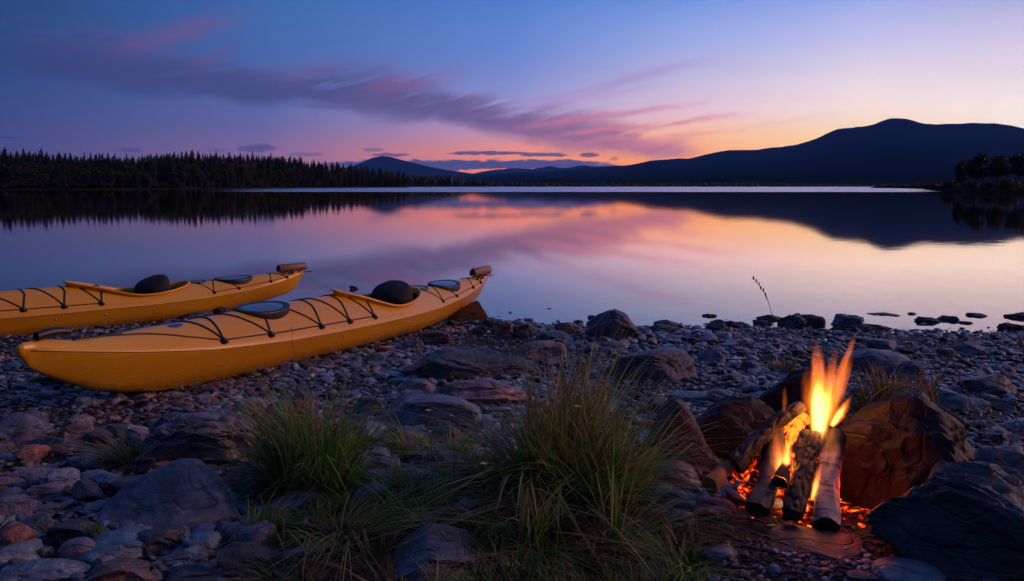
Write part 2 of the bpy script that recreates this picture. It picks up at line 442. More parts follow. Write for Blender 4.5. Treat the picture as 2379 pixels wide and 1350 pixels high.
def soil_mat():
    m, n, b = mat('beach_ground'); g = n.nodes.new('ShaderNodeNewGeometry'); co = g.outputs['Position']
    n1 = noise(co, 30, 5, .7); n2 = noise(co, 120, 3, .6); n3 = noise(co, 3, 3, .5)
    c = mixc(n1, (.0015, .0014, .0016), (.007, .0065, .0065)); c = mixc(sstep(n2, .62, .7) * .5, c, (.06, .052, .05))
    setc(n, b.inputs['Base Color'], c); b.inputs['Roughness'].default_value = .85
    bump(n, b, n1 + n2 * .4, 1, .015); return m
M['soil'] = soil_mat()
def hill_mat(name, c0, c1, sc):
    m, n, b = mat(name); g = n.nodes.new('ShaderNodeNewGeometry')
    n1 = noise(g.outputs['Position'], sc, 5, .6)
    setc(n, b.inputs['Base Color'], mixc(n1, c0, c1)); b.inputs['Roughness'].default_value = .95; b.inputs['Specular IOR Level'].default_value = .0; return m
M['mountain'] = hill_mat('mountain_mat', (.001, .004, .010), (.003, .007, .016), .004)
M['land'] = hill_mat('far_land', (.012, .014, .010), (.035, .034, .020), .2)
def leaf_mat(name, c0, c1, attr=True, trans=.25, rough=.6):
    m, n, b = mat(name)
    if attr:
        a = n.nodes.new('ShaderNodeAttribute'); a.attribute_name = 'Col'; c = X(a.outputs['Color'])
    else:
        oi = n.nodes.new('ShaderNodeObjectInfo'); g = n.nodes.new('ShaderNodeNewGeometry')
        n1 = noise(g.outputs['Position'], .9, 2, .5)
        c = mixc(sstep(n1 * .7 + X(oi.outputs['Random']) * .4, .35, .75), c0, c1)
    setc(n, b.inputs['Base Color'], c); b.inputs['Roughness'].default_value = rough; b.inputs['Specular IOR Level'].default_value = .3
    tr = n.nodes.new('ShaderNodeBsdfTranslucent'); setc(n, tr.inputs[0], c)
    mx = n.nodes.new('ShaderNodeMixShader'); mx.inputs[0].default_value = trans
    n.links.new(b.outputs[0], mx.inputs[1]); n.links.new(tr.outputs[0], mx.inputs[2]); n.links.new(mx.outputs[0], n.nodes['Material Output'].inputs[0])
    return m
M['grass'] = leaf_mat('grass_blade', None, None, True, .3)
M['spruce'] = leaf_mat('spruce_needles', (.018, .032, .016), (.045, .055, .028), False, .1)
M['birchleaf'] = leaf_mat('birch_leaves', (.045, .052, .024), (.085, .07, .036), False, .5)
M['bark'] = hill_mat('tree_bark', (.03, .022, .018), (.08, .06, .05), 3)
M['palebark'] = hill_mat('birch_trunk', (.12, .10, .09), (.22, .19, .17), 3)
M['petal'] = simple('yellow_petal', (.75, .5, .02), .5)

def birch_mat(name, c0, c1, burn=0.):
    m, n, b = mat(name); co = objco(n)
    v = vscale(n, co, 1, 4, 4) if False else co
    # lenticels: short dark dashes running round the log (x is the log's axis)
    l1 = noise(vscale(n, co, 42, 7, 7), 1, 3, .6); l2 = noise(vscale(n, co, 8, 8, 8), 1, 4, .6); l3 = noise(vscale(n, co, 26, 3, 3), 1, 2, .5)
    c = mixc(l2, c0, c1); c = mixc(sstep(l1, .54, .62) * .85, c, (.03, .022, .02)); c = mixc(sstep(l3, .6, .7) * .4, c, (.10, .07, .055))
    sx = n.nodes.new('ShaderNodeSeparateXYZ'); n.links.new(co, sx.inputs[0])
    ch = sstep(X(sx.outputs[0]) + (l2 - .5) * .22, .02 - burn, .16 - burn)          # the far half is charred
    c = mixc(ch, c, (.010, .009, .009))
    kn = noise(vscale(n, co, 9, 13, 13), 1, 1, .4)
    c = mixc(sstep(kn, .64, .67), c, (.012, .01, .01))
    setc(n, b.inputs['Base Color'], c); b.inputs['Roughness'].default_value = .6
    bump(n, b, l1 * .4 + l2 + l3 * .3, .7, .006); return m
M['birch'] = birch_mat('birch_bark', (.16, .14, .155), (.36, .32, .34))
M['birch_dark'] = birch_mat('dark_birch_bark', (.10, .065, .05), (.20, .12, .08), .0)
def char_mat():
    m, n, b = mat('charred_wood'); co = objco(n)
    vo = n.nodes.new('ShaderNodeTexVoronoi'); vo.feature = 'DISTANCE_TO_EDGE'; n.links.new(vscale(n, co, 14, 26, 26), vo.inputs['Vector']); vo.inputs['Scale'].default_value = 1
    e = X(vo.outputs[0]); l2 = noise(co, 30, 5, .6)
    c = mixc(l2, (.006, .006, .007), (.035, .032, .034)); c = mixc(sstep(noise(co, 9, 4, .6), .56, .68) * .6, c, (.15, .15, .17))    # white ash
    setc(n, b.inputs['Base Color'], c); b.inputs['Roughness'].default_value = .75
    bump(n, b, mmin(e, .25) * 3 + l2 * .4, 1, .012); return m
M['char'] = char_mat()
def ember_mat(name, s, cut=.45):
    m, n, b = mat(name); co = objco(n)
    l = noise(co, 26, 5, .65, .6); l2 = noise(co, 9, 3, .5)
    g = sstep(l * .55 + l2 * .45, cut, cut + .16)
    b.inputs['Base Color'].default_value = (.02, .012, .01, 1); b.inputs['Roughness'].default_value = .9
    col = ramp(g, [(0, (.6, .004, .001)), (.6, (1, .04, .003)), (1, (1, .17, .012))])
    setc(n, b.inputs['Emission Color'], col); setc(n, b.inputs['Emission Strength'], g * g * s)
    bump(n, b, l, 1, .01); return m
M['ember'] = ember_mat('glowing_embers', 2.6, .455)
M['ember_hot'] = ember_mat('hot_embers', 3.0, .43)
M['endgrain'] = simple('end_grain', (.055, .035, .024), .8)
M['splitwood'] = hill_mat('split_wood', (.22, .10, .05), (.40, .20, .10), 30)

# ------------------------------------------------------------------ terrain, lake
xs = np.concatenate([np.linspace(-30, -7, 24)[:-1], np.linspace(-7, 7, 360), np.linspace(7, 30, 24)[1:]])
ys = np.concatenate([np.linspace(-20, 1, 20)[:-1], np.linspace(1, 10.5, 250), np.linspace(10.5, 30, 16)[1:]])
XX, YY = np.meshgrid(xs, ys, indexing='ij')
ZZ = ground(XX.ravel(), YY.ravel())
tag(link(mesh_arrays(np.c_[XX.ravel(), YY.ravel(), ZZ], grid_faces(len(xs), len(ys))[:, ::-1]), 'beach', M['soil']), 'dark stony ground of the lake shore', kind='structure')
def sheet(name, x0, y0, x1, y1, z, m, label):
    xs_ = np.linspace(x0, x1, 9); ys_ = np.linspace(y0, y1, 9); a, b = np.meshgrid(xs_, ys_, indexing='ij')
    return tag(link(mesh_arrays(np.c_[a.ravel(), b.ravel(), np.full(a.size, z)], grid_faces(9, 9)[:, ::-1], False), name, m), label, kind='structure')
sheet('lake_bed', -14000, -14000, 14000, 14000, -1.6, M['soil'], 'bed of the lake under the water')
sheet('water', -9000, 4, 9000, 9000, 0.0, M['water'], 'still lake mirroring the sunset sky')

def ridge(name, prof, D, D0, D1, m, label, seed, nz=.04):
    a0, a1 = prof[0][0], prof[-1][0]
    px = np.linspace(a0, a1, 420); py = np.interp(px, [p[0] for p in prof], [p[1] for p in prof])
    ker = np.hanning(9); ker /= ker.sum(); pad = np.r_[np.full(4, py[0]), py, np.full(4, py[-1])]; py = np.convolve(pad, ker, 'valid')
    jag = fbm(np.c_[px * .03 + seed, px * 0, px * 0], 5, .6) * 1.3
    az, el = np.array([azel(a, b - j * min(1, (429 - b) / 30)) for a, b, j in zip(px, py, jag)]).T
    rs = np.r_[np.linspace(D0, D, 34), np.linspace(D, D1, 12)[1:]]
    A, RR = np.meshgrid(np.radians(az), rs, indexing='ij'); E_ = np.radians(el)[:, None]
    hz = np.tan(np.maximum(E_, 0)) * D + H
    t = np.clip((RR - D0) / (D - D0), 0, 1); tb = np.clip((RR - D) / (D1 - D), 0, 1)
    shp = t ** 1.6 * (1 - tb ** 1.3)
    x, y = RR * np.sin(A), RR * np.cos(A)
    q = np.c_[x.ravel(), y.ravel(), x.ravel() * 0] / D * 9
    rav = fbm(q + seed, 4).reshape(x.shape)
    z = hz * shp * (1 + nz * 4 * rav * (1 - shp) * .8) + 1.5 - 4 * (t <= 0)
    edge = np.minimum(1, np.minimum(np.arange(420), np.arange(420)[::-1]) / 12.)[:, None]
    z = z * edge - (1 - edge) * 3
    return tag(link(mesh_arrays(np.stack([x.ravel(), y.ravel(), z.ravel()], 1), grid_faces(420, len(rs))), name, m), label, kind='structure')
ridge('mountain', [(820, 429), (950, 420), (1100, 408), (1200, 403), (1300, 397), (1390, 390), (1440, 385), (1480, 380), (1510, 373), (1560, 370), (1610, 367), (1640, 361), (1665, 353), (1700, 348), (1762, 348), (1785, 343), (1850, 338), (1880, 329), (1900, 321), (1930, 306), (1955, 297), (2010, 296), (2035, 287), (2060, 277), (2085, 275), (2110, 276), (2130, 283), (2150, 288), (2190, 290), (2240, 286), (2275, 288), (2320, 288), (2350, 291), (2379, 298), (2520, 310), (2700, 345), (2900, 380), (3300, 429)], 6200, 1200, 8600, M['mountain'], 'long dark blue mountain rising on the right', 3)
ridge('hill', [(700, 429), (780, 400), (820, 385), (845, 375), (865, 366), (885, 363), (905, 365), (940, 373), (980, 385), (1040, 397), (1100, 404), (1200, 413), (1330, 425), (1380, 429)], 9000, 6800, 10300, M['mountain'], 'small conical blue hill beyond the forest', 8)
ridge('distant_mountains', [(1040, 429), (1080, 407), (1120, 398), (1150, 393), (1195, 390), (1235, 393), (1262, 389), (1280, 386), (1305, 390), (1330, 390), (1355, 384), (1380, 387), (1410, 386), (1428, 383), (1450, 386), (1600, 395), (1800, 429)], 10700, 9300, 11300, M['mountain'], 'faint blue range on the horizon', 12)

# ------------------------------------------------------------------ far shores
def shore_pt(px, py): return at(px, py, 0)
SHORE_L = [(-260, 444), (-60, 441.5), (100, 441), (300, 440.5), (430, 439.6), (600, 438), (760, 436.5), (860, 435.8), (948, 435.2)]
def land_strip(name, pts, depth, rise, label, z0=-.4):
    P = [shore_pt(*p) for p in pts]; V = []; n = 60
    t = np.linspace(0, len(P) - 1, n); Q = np.array([[np.interp(a, range(len(P)), [p[k] for p in P]) for k in (0, 1)] for a in t])
    ds = np.array([-3, 0, 1.5, 6, 20, depth * .5, depth])
    hs = np.array([-1, -.05, .35, .7, 1.2, rise * .7, rise])
    for i, q in enumerate(Q):
        u = q / np.linalg.norm(q)
        e = min(1, min(i, n - 1 - i) / 4.)
        for d, h in zip(ds, hs):
            V.append([*(q + u * d), (h * (1 + .3 * math.sin(i * .9 + d))) * (e if h > 0 else 1)])
    return tag(link(mesh_arrays(np.array(V), grid_faces(n, len(ds))[:, ::-1]), name, M['land']), label, kind='structure')
land_strip('far_shore', SHORE_L, 110, 3.0, 'low wooded point on the left')
land_strip('far_shore', [(940, 434.6), (1000, 434.2), (1150, 433.8), (1400, 433.6), (1700, 433.5), (2000, 433.6), (2200, 434), (2700, 434)], 240, 5, 'low dark bank under the mountain')
land_strip('islet_shore', [(2020, 437), (2090, 437.6), (2140, 439), (2170, 443), (2210, 446.5), (2300, 448.5), (2400, 449.5), (2600, 451), (2800, 452)], 34, 1.1, 'grassy point on the right')

rnd = random.Random(5)
def spruce_mesh(seed, hgt=1.0, rad=.16):
    r = np.random.RandomState(seed); V = []; F = []; k = 0
    nl = 34
    for i in range(nl):
        t = i / nl; z = .06 + .94 * t ** .92; rr = rad * (1 - t) ** .8 * (.75 + .45 * r.rand()) + .006
        nb = max(4, int(13 * (1 - t) + 4))
        for j in range(nb):
            a = r.rand() * 6.283; l = rr * (.6 + .6 * r.rand()); w = l * (.34 + .25 * r.rand()) + .004; dz = -.035 * (1 - t) - .02 + .03 * r.rand()
            c, s = math.cos(a), math.sin(a)
            V += [(0, 0, z + .02), (c * l * .55 - s * w, s * l * .55 + c * w, z + dz * .4), (c * l, s * l, z + dz), (c * l * .55 + s * w, s * l * .55 - c * w, z + dz * .5)]
            F.append([k, k + 1, k + 2, k + 3]); k += 4
    V = np.array(V); V[:, :2] += (r.rand(2) - .5) * .02 * V[:, 2:3]
    return mesh_arrays(V, np.array(F), False)
def leafy_mesh(seed, shape, n=900, leaf=.035):
    """shape: list of (cx, cy, cz, rx, ry, rz) crown lobes; small leaf clumps through their volume"""
    r = np.random.RandomState(seed); C = []
    w = np.array([a[3] * a[4] * a[5] for a in shape]); w = w / w.sum()
    for s, m_ in zip(shape, (w * n).astype(int) + 4):
        d = r.normal(size=(m_, 3)); d /= np.linalg.norm(d, axis=1)[:, None]; q = r.rand(m_, 1) ** .45
        C.append(np.array(s[:3]) + d * q * np.array(s[3:]) * (1 + .18 * r.normal(size=(m_, 1))))
    C = np.concatenate(C); m_ = len(C)
    a = r.normal(size=(m_, 3)); a /= np.linalg.norm(a, axis=1)[:, None]; b = np.cross(a, r.normal(size=(m_, 3))); b /= np.linalg.norm(b, axis=1)[:, None]
    l = leaf * (.5 + r.rand(m_, 1))
    V = np.stack([C - a * l, C - b * l * .7, C + a * l, C + b * l * .7], 1).reshape(-1, 3)
    return mesh_arrays(V, np.arange(m_ * 4).reshape(-1, 4), False)
def trunk_mesh(h, r0, lean=0.0, seed=0):
    r = np.random.RandomState(seed); t = np.linspace(0, 1, 7)
    P = np.c_[lean * t ** 1.5 + .01 * r.normal(size=7), .01 * r.normal(size=7), h * t]
    V, F = tube(P, r0 * (1 - .75 * t), 6); return V, F
spr = [spruce_mesh(i, 1, .12 + .018 * (i % 4)) for i in range(7)]
V, F = trunk_mesh(.9, .013); spr_tr = MB().add(V, F).mesh()
bir = [leafy_mesh(40 + i, [(0, 0, .62, .15, .15, .3), (.06, 0, .8, .1, .1, .17), (-.05, .04, .45, .13, .13, .2)], 520, .03) for i in range(4)]
bush = [leafy_mesh(60 + i, [(0, 0, .5, .42, .42, .42), (.25, 0, .4, .3, .3, .3), (-.28, 0, .35, .3, .3, .3)], 420, .075) for i in range(3)]
V, F = trunk_mesh(.8, .014, .02, 3); bir_tr = MB().add(V, F).mesh()
for m_ in spr: m_.materials.append(M['spruce'])
for m_ in bir + bush: m_.materials.append(M['birchleaf'])
spr_tr.materials.append(M['bark']); bir_tr.materials.append(M['palebark'])
def tree(name, crown, trunk, loc, h, wide, label, cat, group):
    t = empty(name, loc, (0, 0, rnd.random() * 6.28)); t.scale = (h * wide, h * wide, h)
    tag(t, label, cat, group)
    if trunk is not None:
        o = bpy.data.objects.new('trunk', trunk); COL.objects.link(o); o.parent = t
    o = bpy.data.objects.new('crown', crown); COL.objects.link(o); o.parent = t
    return t
TOPS = [(-60, 340), (0, 345), (80, 346), (140, 349), (200, 356), (260, 357), (330, 358), (370, 350), (450, 350), (540, 351), (600, 353), (660, 357), (720, 368), (790, 374), (830, 380), (880, 388), (930, 396), (948, 400)]
def shore_at(px): return np.interp(px, [p[0] for p in SHORE_L], [p[1] for p in SHORE_L])
NT = 285
for i in range(NT):
    px = -50 + 996 * ((i + rnd.random()) / NT); row = i % 4
    base = shore_pt(px, shore_at(px)); u = base[:2] / np.linalg.norm(base[:2]); back = [4, 9, 15, 22][row] + rnd.uniform(-2, 2)
    x, y = base[:2] + u * back; d = math.hypot(x, y)
    gz = [.5, .8, 1.0, 1.2][row]
    top = np.interp(px, [p[0] for p in TOPS], [p[1] for p in TOPS])
    e = math.tan(math.radians(azel(px, top)[1])); full = H + d * e - gz
    h = full * {0: rnd.uniform(.45, .85), 1: rnd.uniform(.65, .95), 2: rnd.uniform(.82, 1.03), 3: rnd.uniform(.86, 1.06)}[row]
    if row == 0 and rnd.random() < .8 or row == 1 and rnd.random() < .45:
        tree('birch_tree', bir[rnd.randrange(4)], bir_tr, (x, y, gz), h * .8, rnd.uniform(1.2, 2.0), 'olive brown leafy birch at the front of the far wood on the left', 'tree', 'birches in the far wood')
    else:
        tree('spruce_tree', spr[rnd.randrange(7)], spr_tr, (x, y, gz), h, rnd.uniform(1.25, 2.0), 'dark pointed spruce in the far wood on the left', 'tree', 'spruces in the far wood')
for i in range(34):
    px = rnd.choice([rnd.uniform(-30, 90), rnd.uniform(0, 940), rnd.uniform(120, 900)]); base = shore_pt(px, shore_at(px)); u = base[:2] / np.linalg.norm(base[:2]); x, y = base[:2] + u * rnd.uniform(2, 4)
    tree('shore_bush', bush[rnd.randrange(3)], None, (x, y, .2), rnd.uniform(2.2, 4.2), 1.2, 'rounded bush at the foot of the far wood on the left', 'bush', 'bushes along the far wood')
# the depth of the wood behind those rows
r_ = np.random.RandomState(21); mb = MB()
for i in range(620):
    px = r_.uniform(-60, 940); base = shore_pt(px, shore_at(px)); u = base[:2] / np.linalg.norm(base[:2]); x, y = base[:2] + u * r_.uniform(25, 45); d = math.hypot(x, y)
    h = (H + d * math.tan(math.radians(azel(px, np.interp(px, [p[0] for p in TOPS], [p[1] for p in TOPS]))[1])) - 1.5) * r_.uniform(.74, .95)
    n = 7; th = r_.rand() * 6 + np.arange(n) * 2 * np.pi / n; ph = 0
    for k in range(6):
        z0_ = h * (.1 + .14 * k); z1_ = h * min(1, .42 + .14 * k); ww = h * .17 * (1 - k / 6.5) * r_.uniform(.8, 1.3, n)
        Vv = np.r_[np.c_[np.cos(th + k) * ww, np.sin(th + k) * ww, z0_ + r_.uniform(-.02, .02, n) * h], [[0, 0, z1_]]] + [x, y, 1.2]
        mb.add(Vv, np.array([[j, (j + 1) % n, n] for j in range(n)]))
tag(link(mb.mesh(False), 'far_forest', M['spruce']), 'dark depth of the wood behind the shoreline trees on the left', kind='stuff')
# continuous dark wood on the farther banks
r_ = np.random.RandomState(11); mb = MB()
for i in range(1500):
    px = r_.uniform(935, 2350) if i > 420 else r_.uniform(935, 1250)
    d = r_.uniform(575, 640); dr = ray(px, 433); u = dr[:2] / np.linalg.norm(dr[:2])
    toppx = np.interp(px, [935, 960, 1040, 1090, 1150, 1300, 1500, 1700, 1800, 1900, 2350], [403, 407, 408, 414, 421, 424, 424, 423, 424, 426, 427]) + r_.uniform(-1, 4)
    h = H + d * math.tan(math.radians(azel(px, toppx)[1])) - .5; h = max(h, 1.0)
    n = 5; a = r_.rand() * 6; w = h * r_.uniform(.2, .42) + 1.6
    th = a + np.arange(n) * 2 * np.pi / n
    for z0_, z1_, ww in ((.0, .62, w), (.35, 1.0, w * .62)):
        Vv = np.r_[np.c_[np.cos(th) * ww, np.sin(th) * ww, np.full(n, h * z0_)], [[0, 0, h * z1_]]] + [u[0] * d, u[1] * d, .4]
        mb.add(Vv, np.array([[j, (j + 1) % n, n] for j in range(n)]))
tag(link(mb.mesh(False), 'far_forest', M['spruce']), 'dark wood along the far bank under the mountains', kind='stuff')
# pines on the right-hand point
pines = [
 (2229, 433, 377, 34, 'small narrow dark pine, outermost on the right-hand point', [(0, 0, .62, .16, .16, .36), (0.02, 0, .3, .19, .16, .18)]),
 (2266, 433, 360, 64, 'tall dark pine with a leaning rounded top, second from the tip of the right-hand point', [(.1, 0, .82, .17, .17, .18), (-.1, 0, .62, .24, .2, .18), (.05, 0, .45, .3, .2, .16)]),
 (2316, 434, 363, 66, 'broad dark pine with a domed crown between two others on the right-hand point', [(.02, 0, .8, .2, .2, .18), (0, 0, .55, .36, .25, .2)]),
 (2362, 434, 362, 50, 'dark pine with a flat ragged crown near the right edge of the photo', [(0, 0, .82, .26, .2, .15), (.02, 0, .55, .3, .2, .12)]),
 (2392, 434, 352, 60, 'tallest dark pine, cut by the right edge of the photo', [(0, 0, .82, .3, .2, .17), (-.05, 0, .5, .34, .25, .2)])]
for i, (px, by, ty, wpx, lab, lobes) in enumerate(pines):
    d = 168 + 3 * (i % 3); p = ray(px, by); u = p[:2] / np.linalg.norm(p[:2]); x, y = u * d
    gz = .8; h = H + d * math.tan(math.radians(azel(px, ty)[1])) - gz
    t = empty('pine_tree', (x, y, gz)); tag(t, lab, 'tree')
    sc = h; V, F = trunk_mesh(.8 * sc, .022 * sc, .03 * sc, i); b2 = MB().add(V, F)
    r3 = random.Random(i)
    for k in range(6):
        z = sc * r3.uniform(.35, .7); a = r3.random() * 6.28; l = sc * r3.uniform(.12, .25)
        V, F = tube([(0, 0, z), (math.cos(a) * l * .5, math.sin(a) * l * .5, z + l * .2), (math.cos(a) * l, math.sin(a) * l, z + l * .45)], [.012 * sc, .009 * sc, .004 * sc], 5); b2.add(V, F)
    link(b2.mesh(), 'trunk', M['bark'], t)
    me = leafy_mesh(80 + i, [tuple(np.array(l_) * sc * np.array([1, 1, 1.04, 1.12, 1.12, 1.08])) for l_ in lobes], 3000, .03 * sc); link(me, 'crown', M['spruce'], t)
for i, (px, hh, lab) in enumerate([(2205, 2.0, 'low dark bush at the tip of the right-hand point'), (2252, 1.8, 'low bush under the tall leaning pine on the right-hand point'), (2295, 1.9, 'low bush between the pines on the right-hand point'), (2340, 2.4, 'bush left of the pine with the flat ragged crown')]):
    p = ray(px, 433); u = p[:2] / np.linalg.norm(p[:2]); x, y = u * 163
    t = empty('shore_bush', (x, y, .4)); t.scale = (hh * 1.4, hh * 1.4, hh); tag(t, lab, 'bush')
    o = bpy.data.objects.new('crown', bush[i % 3]); COL.objects.link(o); o.parent = t
# the evening air
m = bpy.data.materials.new('haze_air'); m.use_nodes = True; n = m.node_tree
n.nodes.remove(n.nodes['Principled BSDF']); pv = n.nodes.new('ShaderNodeVolumePrincipled')
pv.inputs['Color'].default_value = (.13, .36, 1, 1); pv.inputs['Density'].default_value = HAZE; pv.inputs['Anisotropy'].default_value = 0
n.links.new(pv.outputs[0], n.nodes['Material Output'].inputs['Volume'])
V, F = box(0, 0, 0, 23000, 23000, 1); V[:, 2] = np.where(V[:, 2] > 0, 1500, -2.6)
tag(link(mesh_arrays(V, F, False), 'haze', m), 'thin blue evening haze over the lake', kind='stuff')
#@@END_FAR

# ------------------------------------------------------------------ kayaks
KL = 5.2
def zsheer(s): return np.interp(s / KL, [0, .06, .12, .22, .35, .5, .65, .75, .85, .93, 1], [.405, .365, .325, .27, .238, .225, .218, .222, .25, .295, .352])
def hbeam(s): return .285 * np.maximum(.052, (1 - np.abs(2 * np.asarray(s) / KL - 1) ** 2.3)) ** .8
def keel(s):
    s = np.asarray(s, float)
    b = np.interp(s, [0, .05, .12, .25, .42, .62, .85, 1.15, 1.6, 3.6, 4.2, 4.7, 5.0, 5.1, 5.16, 5.2], [.36, .29, .245, .175, .095, .03, -.005, -.012, 0, 0, .02, .075, .135, .18, .26, .33])
    return b
def crown(s): return np.interp(s, [0, .12, .3, .5, .8, 1.2, 1.6, 2.0, 2.6, 3.0, 3.3, 3.75, 4.2, 4.8, 5.05, 5.2], [.03, .046, .036, .055, .09, .135, .165, .185, .195, .17, .15, .125, .12, .085, .05, .015])
def deckz(s, y):
    hb = hbeam(s); u = np.clip(np.abs(y) / hb, 0, 1); p = np.interp(s, [0, 1.2, 2.6, 3.5, 5.2], [2, 1.9, 1.65, 1.8, 2])
    return zsheer(s) + crown(s) * (1 - u ** p) ** .9
CF, CR = 2.62, 3.80
def coam_y(s):
    t = np.clip((np.asarray(s) - CF) / (CR - CF), 0, 1)
    return .205 * np.clip(4 * t * (1 - t), 0, 1) ** .5 * (.55 + .45 * smooth(t, 0, .55)) * (t > 0) * (t < 1)
def make_kayak():
    root = empty('kayak')
    # hull below the seam (both sides in one skin), deck above it with the cockpit left open
    S = np.unique(np.r_[np.linspace(0, .3, 14), np.linspace(.3, 4.8, 76), np.linspace(4.8, KL, 16)])
    rows = []
    for s in S:
        hb, zs, kz = float(hbeam(s)), float(zsheer(s)), float(keel(s)); h = zs - kz
        v = smooth(np.array([min(s, KL - s)]), .1, 1.6)[0]          # 0 = sharp V at the ends, 1 = full chined middle
        fr = [(1.0, 1.0), (1.012, .97), (1.0, .93), (.93 * v + .84 * (1 - v), .62), (.80 * v + .52 * (1 - v), .26), (.66 * v + .36 * (1 - v), .10), (.34 * v + .2 * (1 - v), .03), (.05, .0)]
        one = [(a * hb, kz + h * b) for a, b in fr]
        rows.append([(s - KL / 2, -a, b) for a, b in one] + [(s - KL / 2, a, b) for a, b in one[::-1]])
    Vh = np.array(rows); n1 = Vh.shape[1]
    hull = MB().add(Vh.reshape(-1, 3), grid_faces(len(S), n1))
    k = n1  # close the bow and stern with small caps
    hull.add(np.r_[Vh[0], [Vh[0].mean(0) - [.012, 0, 0]]], np.array([[i, i + 1, n1] for i in range(n1 - 1)]))
    hull.add(np.r_[Vh[-1], [Vh[-1].mean(0) + [.006, 0, 0]]], np.array([[i + 1, i, n1] for i in range(n1 - 1)]))
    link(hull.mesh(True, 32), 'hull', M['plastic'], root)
    dk = MB(); Sd = np.unique(np.r_[S, np.linspace(CF - .02, CR + .02, 60)])
    U = np.r_[0, .006, np.linspace(.03, 1, 15)]
    for sgn in (-1, 1):
        r = []
        for s in Sd:
            hb = float(hbeam(s)); yi = float(coam_y(s)); 
            ys_ = hb * 1.014 + (yi - hb * 1.014) * U
            z = deckz(s, np.minimum(ys_, hb)); z = z + np.where(U < .01, 0, .004)
            r.append(np.c_[np.full(len(U), s - KL / 2), sgn * ys_, z])
        r = np.array(r); F = grid_faces(len(Sd), len(U)); dk.add(r.reshape(-1, 3), F if sgn > 0 else F[:, ::-1])
    # raised side rib moulded beside the cockpit
    for sgn in (-1, 1):
        ss = np.linspace(2.75, 3.42, 30); yy = hbeam(ss) * .9; P = np.c_[ss - KL / 2, sgn * yy, deckz(ss, yy) - .002]
        V, F = tube(P, .012 * np.sin(np.linspace(.15, np.pi - .15, 30)) ** .3, 8); V[:, 2] -= 0; dk.add(V, F)
    # tip knob of the bow
    iv, jf = ico(3); dk.add(iv * [.032, .0272, .0385] + [-KL / 2 + .003, 0, .3965], jf)
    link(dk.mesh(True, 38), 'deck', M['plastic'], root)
    for sgn in (-1, 1):
        ss = np.linspace(.04, KL - .03, 120); V, F = tube(np.c_[ss - KL / 2, sgn * (hbeam(ss) * 1.012), zsheer(ss) - .001], .0048, 6)
        link(MB().add(V, F).mesh(), 'seam_highlight_strip', M['seam'], root)  # raised strip added along the seam to carry its highlight
    # coaming: a standing band with a rolled lip, higher in front
    th = np.linspace(0, 2 * np.pi, 96, endpoint=False)
    sc_ = (CF + CR) / 2 - (CR - CF) / 2 * np.cos(th); cyy = np.where(np.sin(th) >= 0, 1, -1) * coam_y(np.clip(sc_, CF + 1e-3, CR - 1e-3)); 
    prof = [(-.004, -.03), (-.002, .012), (.004, .024), (.018, .028), (.026, .022), (.026, .014), (.014, .012), (.004, .004), (.003, -.02)]
    rise = .022 * smooth((CR - sc_) / (CR - CF), .35, 1) + .004
    lst = []
    c0 = np.array([(CF + CR) / 2, 0.])
    P2 = np.c_[sc_, cyy]; tg = np.roll(P2, -1, 0) - np.roll(P2, 1, 0); tg /= np.linalg.norm(tg, axis=1)[:, None]; nr = np.c_[-tg[:, 1], tg[:, 0]]; nr *= np.sign(((P2 - c0) * nr).sum(1))[:, None]
    for (o_, z_) in prof:
        q = P2 + nr * o_; lst.append(np.c_[q[:, 0] - KL / 2, q[:, 1], deckz(sc_, np.abs(cyy)) + z_ + rise])
    Vc = np.stack(lst, 1).reshape(-1, 3); npf = len(prof); m_ = len(th)
    i = np.arange(m_)[:, None]; j = np.arange(npf - 1)[None, :]; i2 = (i + 1) % m_
    Fc = np.stack([i * npf + j, i2 * npf + j, i2 * npf + j + 1, i * npf + j + 1], -1).reshape(-1, 4)
    link(mesh_arrays(Vc, Fc, True, sharp=60), 'cockpit_coaming', M['plastic'], root)
    # seat pan and padded backrest
    a = np.linspace(-1, 1, 13); b_ = np.linspace(0, 1, 9); A, B = np.meshgrid(a, b_, indexing='ij')
    V = np.c_[(3.0 + .38 * B.ravel()) - KL / 2, .17 * A.ravel(), .05 + .05 * A.ravel() ** 2 + .06 * B.ravel() ** 4]
    V2 = V - [0, 0, .02]; sb = MB().add(V, grid_faces(13, 9)).add(V2, grid_faces(13, 9)[:, ::-1]); link(sb.mesh(), 'seat', M['rubber'], root)
    iv, jf = ico(5); u = iv.copy()
    zz = u[:, 2]; V = np.c_[u[:, 0] * .165 * (1 - .25 * np.clip(zz, 0, 1)), np.sign(u[:, 1]) * np.abs(u[:, 1]) ** .85 * .185, np.where(zz > 0, np.abs(zz) ** .9 * .135, zz * .12)]
    fold = fbm(np.c_[u[:, 0] * 1.2, u[:, 1] * 7, zz * 2.2], 3); V *= (1 + .02 * fold)[:, None]
    V[:, 0] += .10 * np.clip(zz, 0, 1) ** 2
    link(mesh_arrays(V + [3.44 - KL / 2, 0, .325], jf, True), 'seat_backrest', M['fabric'], root)
    # hatches
    def hatch(s, y, ax, ay, zoff=.0):
        z = float(deckz(s, 0)); sl = float((deckz(s + .15, 0) - deckz(s - .15, 0)) / .3)
        nr_, V = 40, []
        t = np.linspace(0, 2 * np.pi, nr_, endpoint=False)
        pr = [(1.0, -.06), (1.0, .0), (.985, .007), (.95, .010), (.86, .009), (.80, .006), (.74, .005)]
        for f_, h_ in pr:
            fl =   .2 * (deckz(s, np.abs(y + ay * f_ * np.sin(t))) - z); V.append(np.c_[s + ax * f_ * np.cos(t) - KL / 2, y + ay * f_ * np.sin(t), z + zoff + h_ + fl + sl * ax * f_ * np.cos(t)])
